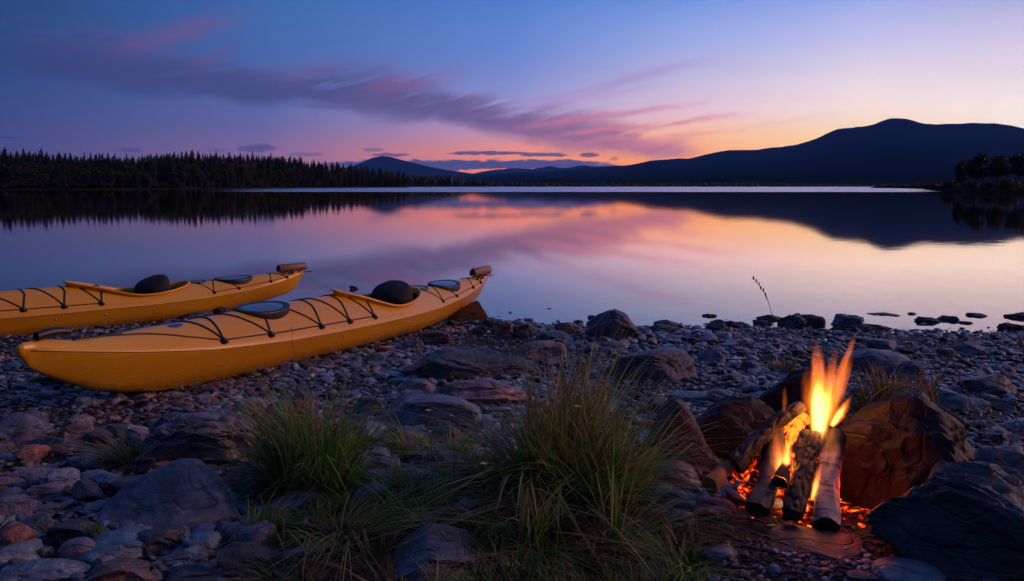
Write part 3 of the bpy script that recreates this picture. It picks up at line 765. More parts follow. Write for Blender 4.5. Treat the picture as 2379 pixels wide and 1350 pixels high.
        V = np.concatenate(V); o = link(mesh_arrays(V, grid_faces(len(pr), nr_, True)[:, ::-1], True, sharp=50), 'hatch_cover', M['rubber'], root)
        f_ = .745; V = [(s - KL / 2, y, z + zoff + .009)]
        for q, h_ in ((.5, .008), (1, .0045)): V += list(np.c_[s + ax * f_ * q * np.cos(t) - KL / 2, y + ay * f_ * q * np.sin(t), z + zoff + h_ +   .2 * (deckz(s, np.abs(y + ay * f_ * q * np.sin(t))) - z) + sl * ax * f_ * q * np.cos(t)])
        j = np.arange(nr_); jn = (j + 1) % nr_
        link(mesh_arrays(np.array(V), [np.stack([j * 0, 1 + j, 1 + jn], -1), np.stack([1 + j, 1 + nr_ + j, 1 + nr_ + jn, 1 + jn], -1)], True), 'hatch_panel', M['panel'], o)
    hatch(1.80, 0, .24, .145, .009); hatch(4.33, 0, .22, .135, .007); hatch(3.93, .05, .10, .10, .004)
    # deck lines and their fittings
    fits = [1.24, 1.65, 2.17, 2.51, 2.84]; aft = [4.0, 4.3, 4.72, 4.95]
    def onr(pts, r=.0055, up=.006):
        pts = np.array(pts, float); t = np.arange(len(pts)); tt = np.linspace(0, len(pts) - 1, (len(pts) - 1) * 12 + 1)
        s = np.interp(tt, t, pts[:, 0]); y = np.interp(tt, t, pts[:, 1])
        P = np.c_[s - KL / 2, y, deckz(s, np.abs(y)) + up]; return tube(P, r, 6)
    def fit(s, sgn, r=.021):
        y = sgn * .86 * float(hbeam(s)); z = float(deckz(s, abs(y))); iv, jf = ico(2)
        b2 = MB().add(iv * [r, r, r * .8] + [s - KL / 2, y, z + .008], jf)
        V, F = tube([(s - KL / 2, y, z - .01), (s - KL / 2, y, z + .004)], r * 1.5, 12); b2.add(V, F)
        link(b2.mesh(True, 40), 'deck_fitting', M['rubber'], root)
    for s in fits:
        for g_ in (-1, 1): fit(s, g_)
    for s in aft:
        for g_ in (-1, 1): fit(s, g_, .014)
    ed = lambda s, g_: (s, g_ * .86 * float(hbeam(s)))
    for g_ in (-1, 1):
        V, F = onr([(.5, 0), (.72, g_ * .05), (1.0, g_ * .14)] + [ed(s, g_) for s in fits]); link(MB().add(V, F).mesh(), 'deck_line', M['rubber'], root)
        V, F = onr([ed(s, g_) for s in aft] + [(5.06, g_ * .012)], .004); link(MB().add(V, F).mesh(), 'deck_line', M['rubber'], root)
    for i in range(5):
        s = fits[i]
        V, F = onr([ed(s, -1), (s + (.06 if i else .02), -.1), (s + .05, .1), ed(s, 1)], .0075); link(MB().add(V, F).mesh(), 'bungee_cord', M['rubber'], root)
        s2 = fits[i - 1] if i not in (0,) else 1.0
        V, F = onr([ed(s, -1), (s * .62 + s2 * .38 + .03, -.11), (s * .35 + s2 * .65, .06), ed(s2, 1)], .0075); link(MB().add(V, F).mesh(), 'bungee_cord', M['rubber'], root)
    for a_, b_ in ((0, 1), (2, 3)):
        for g_ in (-1, 1):
            V, F = onr([ed(aft[a_], g_), ((aft[a_] + aft[b_]) / 2 - .06, 0), ed(aft[b_], -g_)], .0045); link(MB().add(V, F).mesh(), 'bungee_cord', M['rubber'], root)
    V, F = onr([ed(4.0, -1), (3.86, 0), ed(4.0, 1)], .0045); link(MB().add(V, F).mesh(), 'bungee_cord', M['rubber'], root)
    V, F = onr([(.30, 0), (.5, 0), (.62, 0)], .007); link(MB().add(V, F).mesh(), 'deck_line', M['rubber'], root)
    # grab handle at the bow: hollow rubber tube on a cord
    hz = float(deckz(.2, 0)) + .042
    t = np.linspace(0, 1, 9); P = np.c_[.08 + .19 * t - KL / 2, .0 * t - .005, hz + .012 * np.sin(np.pi * t)]
    V, F = tube(P, .026, 14, cap=False); Vi, Fi = tube(P, .019, 14, cap=False)
    hb_ = MB().add(V, F).add(Vi, [Fi[0][:, ::-1]]); n_ = 14
    j = np.arange(n_); 
    for e in (0, 8 * n_):
        hb_.add(np.r_[V[e:e + n_], Vi[e:e + n_]], np.stack([j, (j + 1) % n_, n_ + (j + 1) % n_, n_ + j], -1))
    link(hb_.mesh(True, 50), 'grab_handle', M['rubber'], root)
    V, F = tube([(.27 - KL / 2, 0, hz), (.33 - KL / 2, 0, hz - .02), (.45 - KL / 2, 0, float(deckz(.45, 0)) + .008)], .006, 6); link(MB().add(V, F).mesh(), 'handle_cord', M['rubber'], root)
    # stowed rudder over the stern: folded tan blade with two straps
    zt = float(deckz(4.95, 0)) + .042
    t = np.linspace(-1, 1, 15); ring = []
    for x_ in (4.88, 4.895, 5.05, 5.225, 5.24):
        e = .8 if x_ in (4.88, 5.24) else 1
        pr = [(.033 * math.sin(a) * e, .044 * math.cos(a) * e) for a in np.linspace(-2.4, 2.4, 18)]
        ring.append([(x_ - KL / 2, y_, zt + .02 * (x_ - 4.78) + z_) for y_, z_ in pr])
    Vr = np.array(ring).reshape(-1, 3); ru = link(mesh_arrays(Vr, grid_faces(5, 18), True, sharp=50), 'rudder', M['rudder'], root)
    mod = ru.modifiers.new('thick', 'SOLIDIFY'); mod.thickness = .008
    for x_, w_ in ((4.93, .046), (5.19, .049)):
        P = [(x_ - KL / 2 + (.04 * math.cos(a) if x_ > 5 else 0), .037 * math.sin(a), zt + .006 + w_ * math.cos(a)) for a in np.linspace(0, 2 * np.pi, 20, endpoint=False)]
        V, F = tube(P, .0055, 6, closed=True); link(MB().add(V, F).mesh(), 'strap', M['rubber'], ru)
    V, F = box(5.02 - KL / 2, -.035, zt - .035, .07, .03, .05); bk = MB().add(V, F); V, F = tube([(5.0 - KL / 2, -.04, zt - .03), (4.9 - KL / 2, -.06, float(deckz(4.9, .05)) + .01)], .01, 6); bk.add(V, F)
    V, F = tube([(5.1 - KL / 2, -.01, zt - .05), (5.25 - KL / 2, -.01, zt - .055), (5.33 - KL / 2, -.02, zt - .05)], .004, 6); bk.add(V, F)
    V, F = tube([(5.33 - KL / 2, -.02, zt - .05), (5.33 - KL / 2, .03, zt - .055), (5.2 - KL / 2, .03, zt - .06)], .003, 6); bk.add(V, F)
    link(bk.mesh(True, 40), 'rudder_bracket', M['rubber'], ru)
    for s in (2.42, 2.86, 3.33):
        for g_ in (-1, 1):
            iv, jf = ico(2); hb_s, zs, kz = float(hbeam(s)), float(zsheer(s)), float(keel(s))
            link(mesh_arrays(iv * [.008, .005, .008] + [s - KL / 2, g_ * hb_s * .966, kz + (zs - kz) * .76], jf), 'rivet', M['metal'], root)
    return root
def copy_tree(o, parent=None):
    c = o.copy(); COL.objects.link(c); c.parent = parent
    for ch in list(o.children): copy_tree(ch, c)
    return c
k1 = make_kayak()
k2 = copy_tree(k1)
k1.location = (-1.479, 6.763, .084); k1.rotation_euler = (.142, .014, 1.11)
k2.location = (-4.227, 7.98, .009); k2.rotation_euler = (.06, 0, .819)
tag(k1, 'yellow sea kayak in front, its whole length in view, bow on the stones', 'kayak', 'yellow sea kayaks')
tag(k2, 'yellow sea kayak behind the near one, its bow cut by the left edge', 'kayak', 'yellow sea kayaks')
# blue oval sticker on the near kayak's foredeck
s_, y_ = 1.0, -.02; t = np.linspace(0, 2 * np.pi, 28, endpoint=False)
V = [(s_ - KL / 2, y_, float(deckz(s_, abs(y_))) + .0075)]
for a in t: ss, yy = s_ + .055 * math.cos(a), y_ + .028 * math.sin(a); V.append((ss - KL / 2, yy, float(deckz(ss, abs(yy))) + .007))
j = np.arange(28); link(mesh_arrays(np.array(V), np.stack([j * 0, 1 + j, 1 + (j + 1) % 28], -1)), 'sticker', M['blue'], k1)

# paddle under the bow, only the tip of its yellow blade shows
p = G(90, 897); t_ = empty('paddle', (p[0], p[1], p[2] + .05), (R(-12), R(-4), R(8)))
tag(t_, 'pale yellow paddle blade poking out from under the bow of the near kayak', 'paddle')
a = np.linspace(0, 1, 16); w = .085 * np.sin(np.pi * (a * .86 + .02)) ** .75; b = MB()
up = np.c_[a * .42 - .06, w, .012 * a]; dn_ = np.c_[a * .42 - .06, -w * .9, .012 * a]; mid = np.c_[a * .42 - .06, w * 0, .012 * a - .02]
Vt = np.stack([up, mid, dn_], 1).reshape(-1, 3); b.add(Vt, grid_faces(16, 3)); b.add(Vt - [0, 0, .006], grid_faces(16, 3)[:, ::-1]); link(b.mesh(), 'blade', M['yellowblade'], t_)
V, F = tube([(.3, 0, .0), (.42, .03, -.02), (.55, .12, -.03), (.6, .5, -.05)], .013, 10); link(MB().add(V, F).mesh(), 'shaft', M['rubber'], t_)
# orange blade standing among the stones under the near kayak's stern
p = atY(1086, 742, 8.5); t_ = empty('blade_board', (p[0], p[1], p[2]), (0, 0, R(4)))
tag(t_, 'orange plastic board with dark slots standing in the stones under the near kayak stern', 'board')
o2 = [(-.27, -.08), (-.20, .02), (-.08, .10), (.05, .175), (.095, .19), (.12, .175), (.165, .09), (.205, .03), (.20, -.02), (.10, -.10), (0, -.14)]
o2 = np.array(o2); b = MB(); n_ = len(o2)
f1 = np.c_[o2[:, 0], np.zeros(n_), o2[:, 1]]; f2 = f1 + [0, .025, .0]; c1 = f1.mean(0); c1[1] = -.018; j = np.arange(n_); jn = (j + 1) % n_
b.add(np.r_[f1, f2, [c1]], [np.stack([j, n_ + j, n_ + jn, jn], -1), np.stack([j, jn, j * 0 + 2 * n_], -1)])
bo = link(b.mesh(True, 40), 'panel', M['orangeblade'], t_)
for (x_, z_, w_) in ((.06, .06, .035), (.07, .005, .022)):
    iv, jf = ico(2); link(mesh_arrays(iv * [w_, .012, .008] + [x_, -.012, z_], jf), 'slot', M['rubber'], t_)
#@@END_KAYAK

# ------------------------------------------------------------------ stones
def rock_verts(seed, k=4, cuts=9, ang=.9, rough=.12, box_=.0):
    r = np.random.RandomState(seed); iv, jf = ico(k); v = iv.copy()
    if box_ > 0: v = np.sign(v) * np.abs(v) ** (1 - box_); 
    for _ in range(cuts):
        n = r.normal(size=3); n /= np.linalg.norm(n); d = r.uniform(.55, .92) * (1 + .45 * box_)
        t = v @ n; v = v - np.outer(np.maximum(t - d, 0) * ang, n)
    o_ = r.rand(3) * 50; v += iv * (rough * fbm(iv * 1.6 + o_, 5, .55))[:, None]
    if k >= 4: v += iv * (rough * .5 * (.3 - np.abs(fbm(iv * [2.4, 2.4, 5] + o_, 4, .55))))[:, None]
    v -= (v.max(0) + v.min(0)) / 2; v /= (v.max(0) - v.min(0)) / 2
    return v, jf
cols_ = {'slate': (.095, .125, .16), 'grey': (.13, .15, .175), 'dark': (.06, .062, .075), 'brown': (.13, .115, .11), 'red': (.24, .11, .085), 'pale': (.27, .26, .28), 'blue': (.12, .19, .24), 'pink': (.25, .17, .165), 'soot': (.035, .028, .027), 'purple': (.14, .13, .155)}
for k_ in cols_: cols_[k_] = tuple(v * (1 if k_ in ('soot', 'dark') else 1.3) for v in cols_[k_])
ROCKS = []
def rock(x0, y0, x1, y1, label, c='grey', m='granite', seed=None, dep=.75, cuts=9, rough=.13, prof=None, k=4, z=None, rot=0, box_=.15, sink=.22, name='rock', cat='rock', top=None, tilt=0, shift=0):
    seed = seed if seed is not None else len(ROCKS) * 13 + 5
    cx = (x0 + x1) / 2
    p = G(cx, y1) if z is None else at(cx, y1, z)
    D = float(np.dot(p - [0, 0, H], [0, math.cos(PITCH), -math.sin(PITCH)]))
    w = (x1 - x0) * D / FPX * (1.1 if x1 - x0 < 400 else 1.02); dp = w * dep
    th = math.atan2(H - p[2], math.hypot(p[0], p[1]))
    hh = max(((y1 - y0) * D / FPX - dp * .55 * math.sin(th)) / math.cos(th), .18 * w * .5)
    v, f = rock_verts(seed, k, cuts + (3 if cuts > 4 else 0), .95, rough * (1.5 if m != 'smooth_stone' else 1), box_ + (.22 if cuts > 4 else .05))
    c_, s_ = math.cos(rot), math.sin(rot)
    v = v @ np.array([[c_, -s_, 0], [s_, c_, 0], [0, 0, 1]]).T; v[:, :2] /= np.abs(v[:, :2]).max(0)
    tz = np.where(v[:, 2] > -.4, (v[:, 2] + .4) / 1.4, (v[:, 2] + .4) * .4)       # 0 at the ground line
    if prof is not None:
        P = np.array(prof, float); mult = np.interp(v[:, 0], P[:, 0], P[:, 1]); tz = np.where(tz > 0, tz * mult, tz)
    V = np.c_[v[:, 0] * w / 2, v[:, 1] * dp / 2, tz * hh * 1.0]
    V[:, 2] += V[:, 1] * tilt
    u = p[:2] / np.linalg.norm(p[:2]); a = math.atan2(-u[0], u[1])
    o = link(mesh_arrays(V, f, True, sharp=26 if cuts > 3 else None), name, M[m])
    o.location = (p[0] + u[0] * dp * .5 * .8, p[1] + u[1] * dp * .5 * .8, p[2] - .01); o.rotation_euler = (0, 0, a)
    col = cols_[c] if isinstance(c, str) else c
    o.color = (*col, 1)
    tag(o, label, cat); ROCKS.append((o.location.x, o.location.y, w / 2, dp / 2)); return o
S_, G_, P_ = 'slate', 'granite', 'smooth_stone'
# left foreground
rock(-20, 948, 126, 1036, 'angular grey rock with a dark left face at the left edge', 'purple', G_, 1, prof=[(-1, .6), (.1, 1), (.55, .95), (1, .6)])
rock(128, 966, 212, 1036, 'stump shaped rock with a pink right side below the near kayak bow', 'pink', G_, 2, rough=.08, box_=.35)
rock(335, 938, 610, 1090, 'large mottled outcrop with pale streaks, left of the left grass tuft', (.15, .14, .16), G_, 33, cuts=7, rough=.2, prof=[(-1, .5), (-.6, .9), (0, 1), (.6, .95), (1, .6)], k=5)
rock(250, 1078, 565, 1225, 'large smooth wedge shaped slab in front of the mottled outcrop', 'purple', S_, 4, cuts=6, rough=.06, prof=[(-1, .25), (-.4, .7), (.1, 1), (.5, .95), (1, .45)], k=5, tilt=.15)
rock(350, 1064, 416, 1110, 'small reddish rock behind the wedge shaped slab', 'red', G_, 5)
rock(103, 1084, 184, 1142, 'rounded pale grey cobble with a pink side left of the blue cobble', 'pale', G_, 6, cuts=5)
rock(186, 1087, 247, 1120, 'round blue grey cobble between the pale cobble and the wedge shaped slab', 'blue', P_, 7, cuts=2, rough=.04)
rock(186, 1118, 225, 1146, 'small tan stone under the round blue grey cobble', 'brown', G_, 71)
rock(64, 1118, 156, 1166, 'long stone with a pink upper end in the left foreground', 'pink', S_, 8, dep=.6)
rock(-20, 1100, 46, 1142, 'pinkish flat stone at the left edge, level with the wedge shaped slab', 'pink', S_, 9, dep=.6)
rock(52, 1078, 132, 1112, 'flat dark slab beside the pale cobble', 'slate', S_, 10, dep=.8)
rock(82, 1162, 142, 1205, 'dark blocky stone below the long pink ended stone', 'purple', G_, 11)
rock(-12, 1150, 62, 1190, 'flat brown stone at the left edge below the pinkish flat stone', 'brown', S_, 12, dep=.7)
rock(42, 1184, 100, 1218, 'pale speckled round stone beside a tiny green plant', 'pale', G_, 13, cuts=4)
rock(195, 1160, 250, 1200, 'dark angular stone left of the wedge shaped slab', 'slate', S_, 14)
rock(120, 1196, 262, 1268, 'broad dark flat slab behind the teal slab in the left foreground', 'dark', S_, 15, dep=.8)
rock(143, 1243, 222, 1300, 'dark rounded stone left of the teal slab', 'purple', P_, 16, cuts=4, rough=.06)
rock(183, 1228, 358, 1300, 'smooth teal blue slab stone in the left foreground', 'blue', S_, 17, cuts=5, rough=.05, prof=[(-1, .4), (-.2, .8), (.4, 1), (1, .8)], k=5)
rock(178, 1274, 348, 1362, 'reddish brown angular rock at the bottom edge under the teal slab', (.17, .11, .10), G_, 18, k=5, prof=[(-1, .5), (-.3, .8), (.4, 1), (1, .5)])
rock(-20, 1256, 97, 1314, 'pale blue block with a pinkish vein at the left edge', (.22, .25, .30), G_, 19, box_=.35, rough=.06)
rock(15, 1298, 200, 1362, 'flat pale blue rock in the bottom left corner', (.20, .24, .29), S_, 20, rough=.07, k=5)
rock(428, 1230, 512, 1296, 'blue grey striated stone right of the teal slab', 'blue', S_, 21, rough=.05)
rock(362, 1262, 478, 1322, 'dark angular stone between the reddish brown rock and the striated stone', 'slate', S_, 22)
rock(318, 1218, 425, 1290, 'black rounded stone behind the teal slab', 'dark', P_, 23)
rock(380, 1310, 530, 1365, 'dark flat rock at the bottom edge left of the grass', 'dark', S_, 24)
rock(505, 1308, 545, 1340, 'small pale egg shaped stone near the bottom edge', 'pale', P_, 25, cuts=2, rough=.03)
rock(518, 1268, 570, 1302, 'small lilac grey stone beside the striated stone', 'purple', S_, 26)
rock(405, 1180, 470, 1215, 'small pebble like pale rock at the foot of the wedge shaped slab', 'grey', P_, 27)
# middle ground
rock(893, 898, 1112, 992, 'flat topped blue grey slab with a pink right end, between the two grass tufts', (.17, .21, .26), S_, 31, cuts=7, box_=.45, rough=.05, prof=[(-1, .45), (-.5, .8), (0, 1), (.6, .95), (1, .55)], k=5)
rock(1004, 866, 1235, 945, 'long low pinkish rock behind the flat topped blue grey slab', 'pink', G_, 32, cuts=7, rough=.1, k=5, dep=.6)
rock(938, 792, 1230, 886, 'big dark low rock right of the near kayak', 'dark', S_, 34, cuts=8, rough=.1, k=5, dep=.6, prof=[(-1, .5), (-.6, 1), (-.2, 1), (.2, .85), (1, .6)])
rock(1208, 788, 1312, 838, 'grey rock with a pinkish red right face behind the big dark low rock', 'pink', G_, 35)
rock(1362, 711, 1480, 790, 'tall dark rock at the edge of the water, right of the near kayak stern', (.08, .07, .08), G_, 36, cuts=7, rough=.09, k=5, prof=[(-1, .6), (-.5, .8), (.1, 1), (.5, .85), (1, .4)], dep=.8)
rock(1398, 794, 1612, 884, 'wide dark slab with a red lit right tip in the middle of the shingle', (.085, .09, .11), S_, 37, cuts=8, rough=.07, k=5, box_=.3, dep=.7, prof=[(-1, .7), (-.3, .9), (.3, 1), (.7, .9), (1, .6)])
rock(1556, 838, 1614, 878, 'red rock carrying the warm glow at the right tip of the wide dark slab', 'red', G_, 38)  # red colour stands for warm light on the slab's right tip
rock(812, 912, 892, 962, 'small blocky grey rock left of the flat topped slab', 'grey', S_, 39, box_=.35)
rock(860, 1222, 1170, 1370, 'big rounded grey boulder at the bottom edge in the middle', (.13, .13, .155), G_, 40, cuts=6, rough=.09, k=5, prof=[(-1, .1), (-.5, .55), (-.1, 1), (.35, .85), (1, .25)])
rock(1023, 1152, 1112, 1208, 'smooth shiny bluish stone lying in the low green grass', (.16, .19, .24), P_, 41, cuts=3, rough=.05, prof=[(-1, .4), (.3, 1), (1, .8)])
rock(838, 1083, 1058, 1150, 'long flat grey slab sunk in the grass between the tufts', (.17, .17, .20), S_, 42, cuts=6, rough=.08, k=5, dep=.6, prof=[(-1, 1), (0, .9), (1, .3)])
rock(834, 1036, 905, 1084, 'pale rough rock right of the left grass tuft', 'pale', G_, 43)
rock(1325, 960, 1356, 1010, 'small pink upright stone inside the right grass tuft', 'pink', G_, 44, dep=.8)
rock(975, 764, 1048, 802, 'dark red block under the hull of the near kayak near its stern', (.16, .075, .065), G_, 45)
rock(935, 782, 985, 815, 'small purple grey stone touching the hull of the near kayak', 'purple', G_, 46)
rock(855, 815, 905, 845, 'purple stone beside the near kayak hull left of the big dark low rock', 'purple', G_, 47)
rock(486, 704, 537, 732, 'brown domed stone seen between the two kayaks', (.13, .07, .055), G_, 48, cuts=4)
rock(425, 720, 492, 742, 'low brown stone between the two kayaks left of the domed one', 'brown', G_, 49)
rock(1120, 735, 1158, 762, 'dark pointed stone right of the orange board', 'dark', G_, 50)
rock(1098, 752, 1132, 775, 'dark stone leaning on the orange board', 'dark', G_, 501)
rock(1143, 742, 1195, 780, 'reddish grey stone at the water edge right of the orange board', 'red', G_, 51)
rock(1192, 748, 1240, 786, 'dark block at the water edge left of the tall dark rock', (.07, .06, .065), G_, 52)
rock(1290, 745, 1342, 777, 'reddish pointed rock at the water edge left of the tall dark rock', (.17, .09, .08), G_, 53)
rock(1238, 764, 1330, 792, 'flat grey rock in front of the reddish pointed rock', 'slate', S_, 54)
rock(1480, 1205, 1500, 1225, 'tiny stone at the foot of the right grass tuft', 'grey', P_, 541)
# fire ring
rock(1488, 918, 1692, 1110, 'tall pale purple slab standing at the left side of the fire ring', (.085, .06, .075), 'sooty', 61, cuts=7, rough=.06, box_=.25, dep=.45, k=5, prof=[(-1, .65), (-.4, 1), (-.1, .97), (.4, .62), (1, .2)])
rock(1600, 912, 1810, 1070, 'dark sooty boulder behind the leaning logs in the fire ring', (.02, .014, .015), 'sooty', 62, cuts=7, rough=.08, dep=.45, k=5, prof=[(-1, .5), (-.3, .92), (.3, 1), (1, .8)])
rock(1768, 846, 1960, 1000, 'tall dark rounded boulder right behind the flames', (.025, .016, .017), 'sooty', 63, cuts=6, rough=.07, dep=.5, k=5, prof=[(-1, .6), (-.2, .95), (.3, 1), (1, .6)])
rock(1915, 890, 2275, 1205, 'big sooty boulder at the right of the fire, glowing red on its left face', (.014, .0095, .010), 'sooty', 64, cuts=10, rough=.16, dep=.55, k=5, rot=.5, prof=[(-1, .62), (-.6, .85), (-.2, 1), (.1, 1), (.5, .85), (.8, .6), (1, .4)])
rock(2036, 1026, 2420, 1345, 'huge dark grey boulder in the lower right corner beside the fire', (.07, .08, .09), S_, 65, cuts=9, rough=.15, dep=.55, k=5, prof=[(-1, .55), (-.8, .75), (-.3, 1), (0, .95), (.5, .75), (1, .5)])
rock(2270, 1022, 2420, 1140, 'pale grey slab at the right edge behind the huge dark boulder', (.24, .24, .25), S_, 66, cuts=6, rough=.06, k=5)
rock(1502, 1063, 1616, 1138, 'purple egg shaped cobble left of the fire', 'purple', P_, 68, cuts=3, rough=.04)
rock(1526, 1130, 1613, 1188, 'brownish rounded cobble below the purple egg shaped cobble', (.20, .14, .11), G_, 69, cuts=4, rough=.06)
rock(1540, 1183, 1611, 1252, 'blue grey block with a thin pale vein, lowest of the cobbles left of the fire', (.15, .14, .18), G_, 70, box_=.3, rough=.05)
rock(1610, 1150, 1708, 1204, 'long smooth reddish stone lying behind the pale cobble', (.17, .10, .095), P_, 72, cuts=2, rough=.04, dep=.5)
rock(1608, 1168, 1682, 1226, 'pale topped cobble between the fire and the blue grey block', (.24, .19, .17), G_, 73)
rock(1650, 1208, 1704, 1242, 'small pinkish block in front of the pale topped cobble', (.22, .13, .11), G_, 74, box_=.3)
rock(1652, 1240, 1700, 1268, 'small reddish shard in the soil left of the flat hearth slab', 'red', S_, 75, dep=.5)
rock(1612, 1262, 1708, 1315, 'half buried purple stone in the dark soil left of the flat hearth slab', 'purple', S_, 76)
rock(1478, 1095, 1520, 1140, 'small grey stone tucked in the grass by the purple egg shaped cobble', 'grey', P_, 77)
rock(2034, 1298, 2185, 1366, 'smooth pale blue stone at the bottom edge right of the fire', (.2, .23, .27), P_, 78, cuts=4, rough=.05, k=5)
rock(1965, 1320, 2035, 1365, 'dark stone at the bottom edge left of the smooth pale blue stone', 'dark', S_, 79)
rock(1794, 1246, 1992, 1292, 'flat thin hearth slab under the end of the pale birch log', (.045, .036, .045), S_, 80, cuts=5, rough=.04, dep=.9, k=5, prof=[(-1, 1), (1, 1)])
# right shingle
rock(1965, 806, 2102, 868, 'broad smooth grey boulder behind the flames on the shingle', (.13, .14, .16), P_, 81, cuts=3, rough=.05, k=5)
rock(2228, 860, 2348, 912, 'long dark smooth boulder on the right shingle', (.06, .06, .075), P_, 82, cuts=4, rough=.05, k=5, prof=[(-1, .5), (.2, .9), (.6, 1), (1, .6)])
rock(2018, 782, 2078, 812, 'grey block with a pink right end behind the broad smooth boulder', 'slate', S_, 83, box_=.4, rough=.04)
rock(1720, 832, 1757, 864, 'small pyramid shaped stone standing on the shingle', 'grey', G_, 84)
rock(1556, 902, 1648, 938, 'flat blue grey slab on the shingle left of the fire ring', 'blue', S_, 85, box_=.35, rough=.04)
rock(2270, 888, 2338, 918, 'dark angular stone in front of the long dark smooth boulder', 'dark', G_, 86)
rock(2150, 895, 2232, 940, 'ribbed blue grey stone left of the long dark smooth boulder', 'blue', S_, 87)
rock(2300, 918, 2362, 955, 'brownish angular stone near the right edge of the shingle', 'brown', G_, 88)
rock(2190, 915, 2290, 955, 'wide flat blue grey stone below the long dark smooth boulder', 'slate', S_, 881)
rock(2178, 804, 2215, 828, 'small rounded stone behind the reddish seed stalks', 'brown', P_, 89)
rock(2215, 790, 2290, 822, 'grey stone with a pink right end on the far right shingle', 'grey', G_, 90)
rock(2060, 830, 2140, 870, 'dull grey stone to the right of the broad smooth boulder', 'slate', S_, 901)
rock(1640, 900, 1700, 925, 'flat dark stone behind the sooty boulder on the shingle', 'slate', S_, 902)
# stones in the shallows
for a in [
 (1640, 740, 1692, 770, 'dark round stone in the shallows right of the flat wet stones', 'dark', .8),
 (1684, 742, 1740, 767, 'low dark stone in the shallows beside the dark round stone', 'dark', .7),
 (1753, 727, 1816, 745, 'flat topped black stone in the shallows near the tall thin stalk', 'dark', .6),
 (1746, 740, 1792, 756, 'small flat black stone in front of the flat topped black one', 'dark', .6),
 (1806, 724, 1868, 768, 'pointed black stone in the shallows between two flatter ones', 'dark', .8),
 (1857, 727, 1914, 754, 'flat black stone with a brown right end in the shallows', 'dark', .6),
 (1934, 726, 2002, 766, 'smooth rounded grey stone in the shallows behind the flames', 'slate', .8),
 (1935, 749, 2068, 774, 'long dark block in the shallows below the smooth rounded one', (.05, .035, .035), .4),
 (2014, 725, 2088, 735, 'long thin flat stone barely above the water on the right', 'dark', .5),
 (2109, 723, 2131, 732, 'tiny pointed stone in the water right of the long thin flat one', 'dark', .8),
 (2128, 733, 2190, 750, 'long jagged stone lying in the water, left half of a pair', 'slate', .5),
 (2182, 730, 2230, 745, 'jagged stone lying in the water, right half of a pair', 'slate', .5),
 (2248, 725, 2292, 737, 'small flat dark stone in the water near the right edge', 'dark', .6),
 (2222, 743, 2256, 753, 'small reddish dark stone in the water below the jagged pair', (.07, .04, .04), .6),
 (2338, 722, 2400, 740, 'flat black stone in the water cut by the right edge', 'dark', .6),
 (1516, 739, 1584, 757, 'flat slab resting on another stone in the shallows right of the tall dark rock', 'brown', .6),
 (1513, 752, 1584, 776, 'dark wet stone under the flat slab in the shallows', 'dark', .7),
 (1632, 726, 1664, 737, 'small dark bump in the water, farther out than the dark round stone', 'dark', .6),
 (1332, 740, 1356, 752, 'small pointed black stone in the water left of the tall dark rock', 'dark', .8),
 (1268, 713, 1282, 719, 'tiny black stone far out in the water', 'dark', .8),
 (811, 661, 831, 673, 'lone black stone in the lake between the kayak sterns', 'dark', .7),
 (1238, 750, 1274, 758, 'flat black stone just breaking the water near the reddish pointed rock', 'dark', .7),
 (2322, 746, 2392, 770, 'dark reddish stone heap at the right edge by the water', (.08, .05, .05), .6),
 (1366, 730, 1390, 742, 'black stone tip at the left foot of the tall dark rock', 'dark', .7)]:
    rock(*a[:5], c=a[5], m=S_ if a[6] < .7 else G_, dep=a[6] if a[3] - a[1] > 14 else a[6] * 1.2, z=-.005, cuts=8, rough=.13, box_=-.16, rot=len(a[4]) * .7)
# tilt the hearth slab nearly flat, ok

def in_view(x, y, m=1.12): return abs(x) < (y * .6 + .25) * m
soil = lambda x, y: (((x - 1.0) / .62) ** 2 + ((y - 2.72) / .42) ** 2 < 1) or (((x - .9) / .75) ** 2 + ((y - 2.35) / .3) ** 2 < 1)
turf = lambda x, y: (((x + .02) / .62) ** 2 + ((y - 2.72) / .62) ** 2 < 1)
def near_rock(x, y, f=.8): return any(((x - a) / (w * f + .01)) ** 2 + ((y - b) / (d * f + .01)) ** 2 < 1 for a, b, w, d in ROCKS)
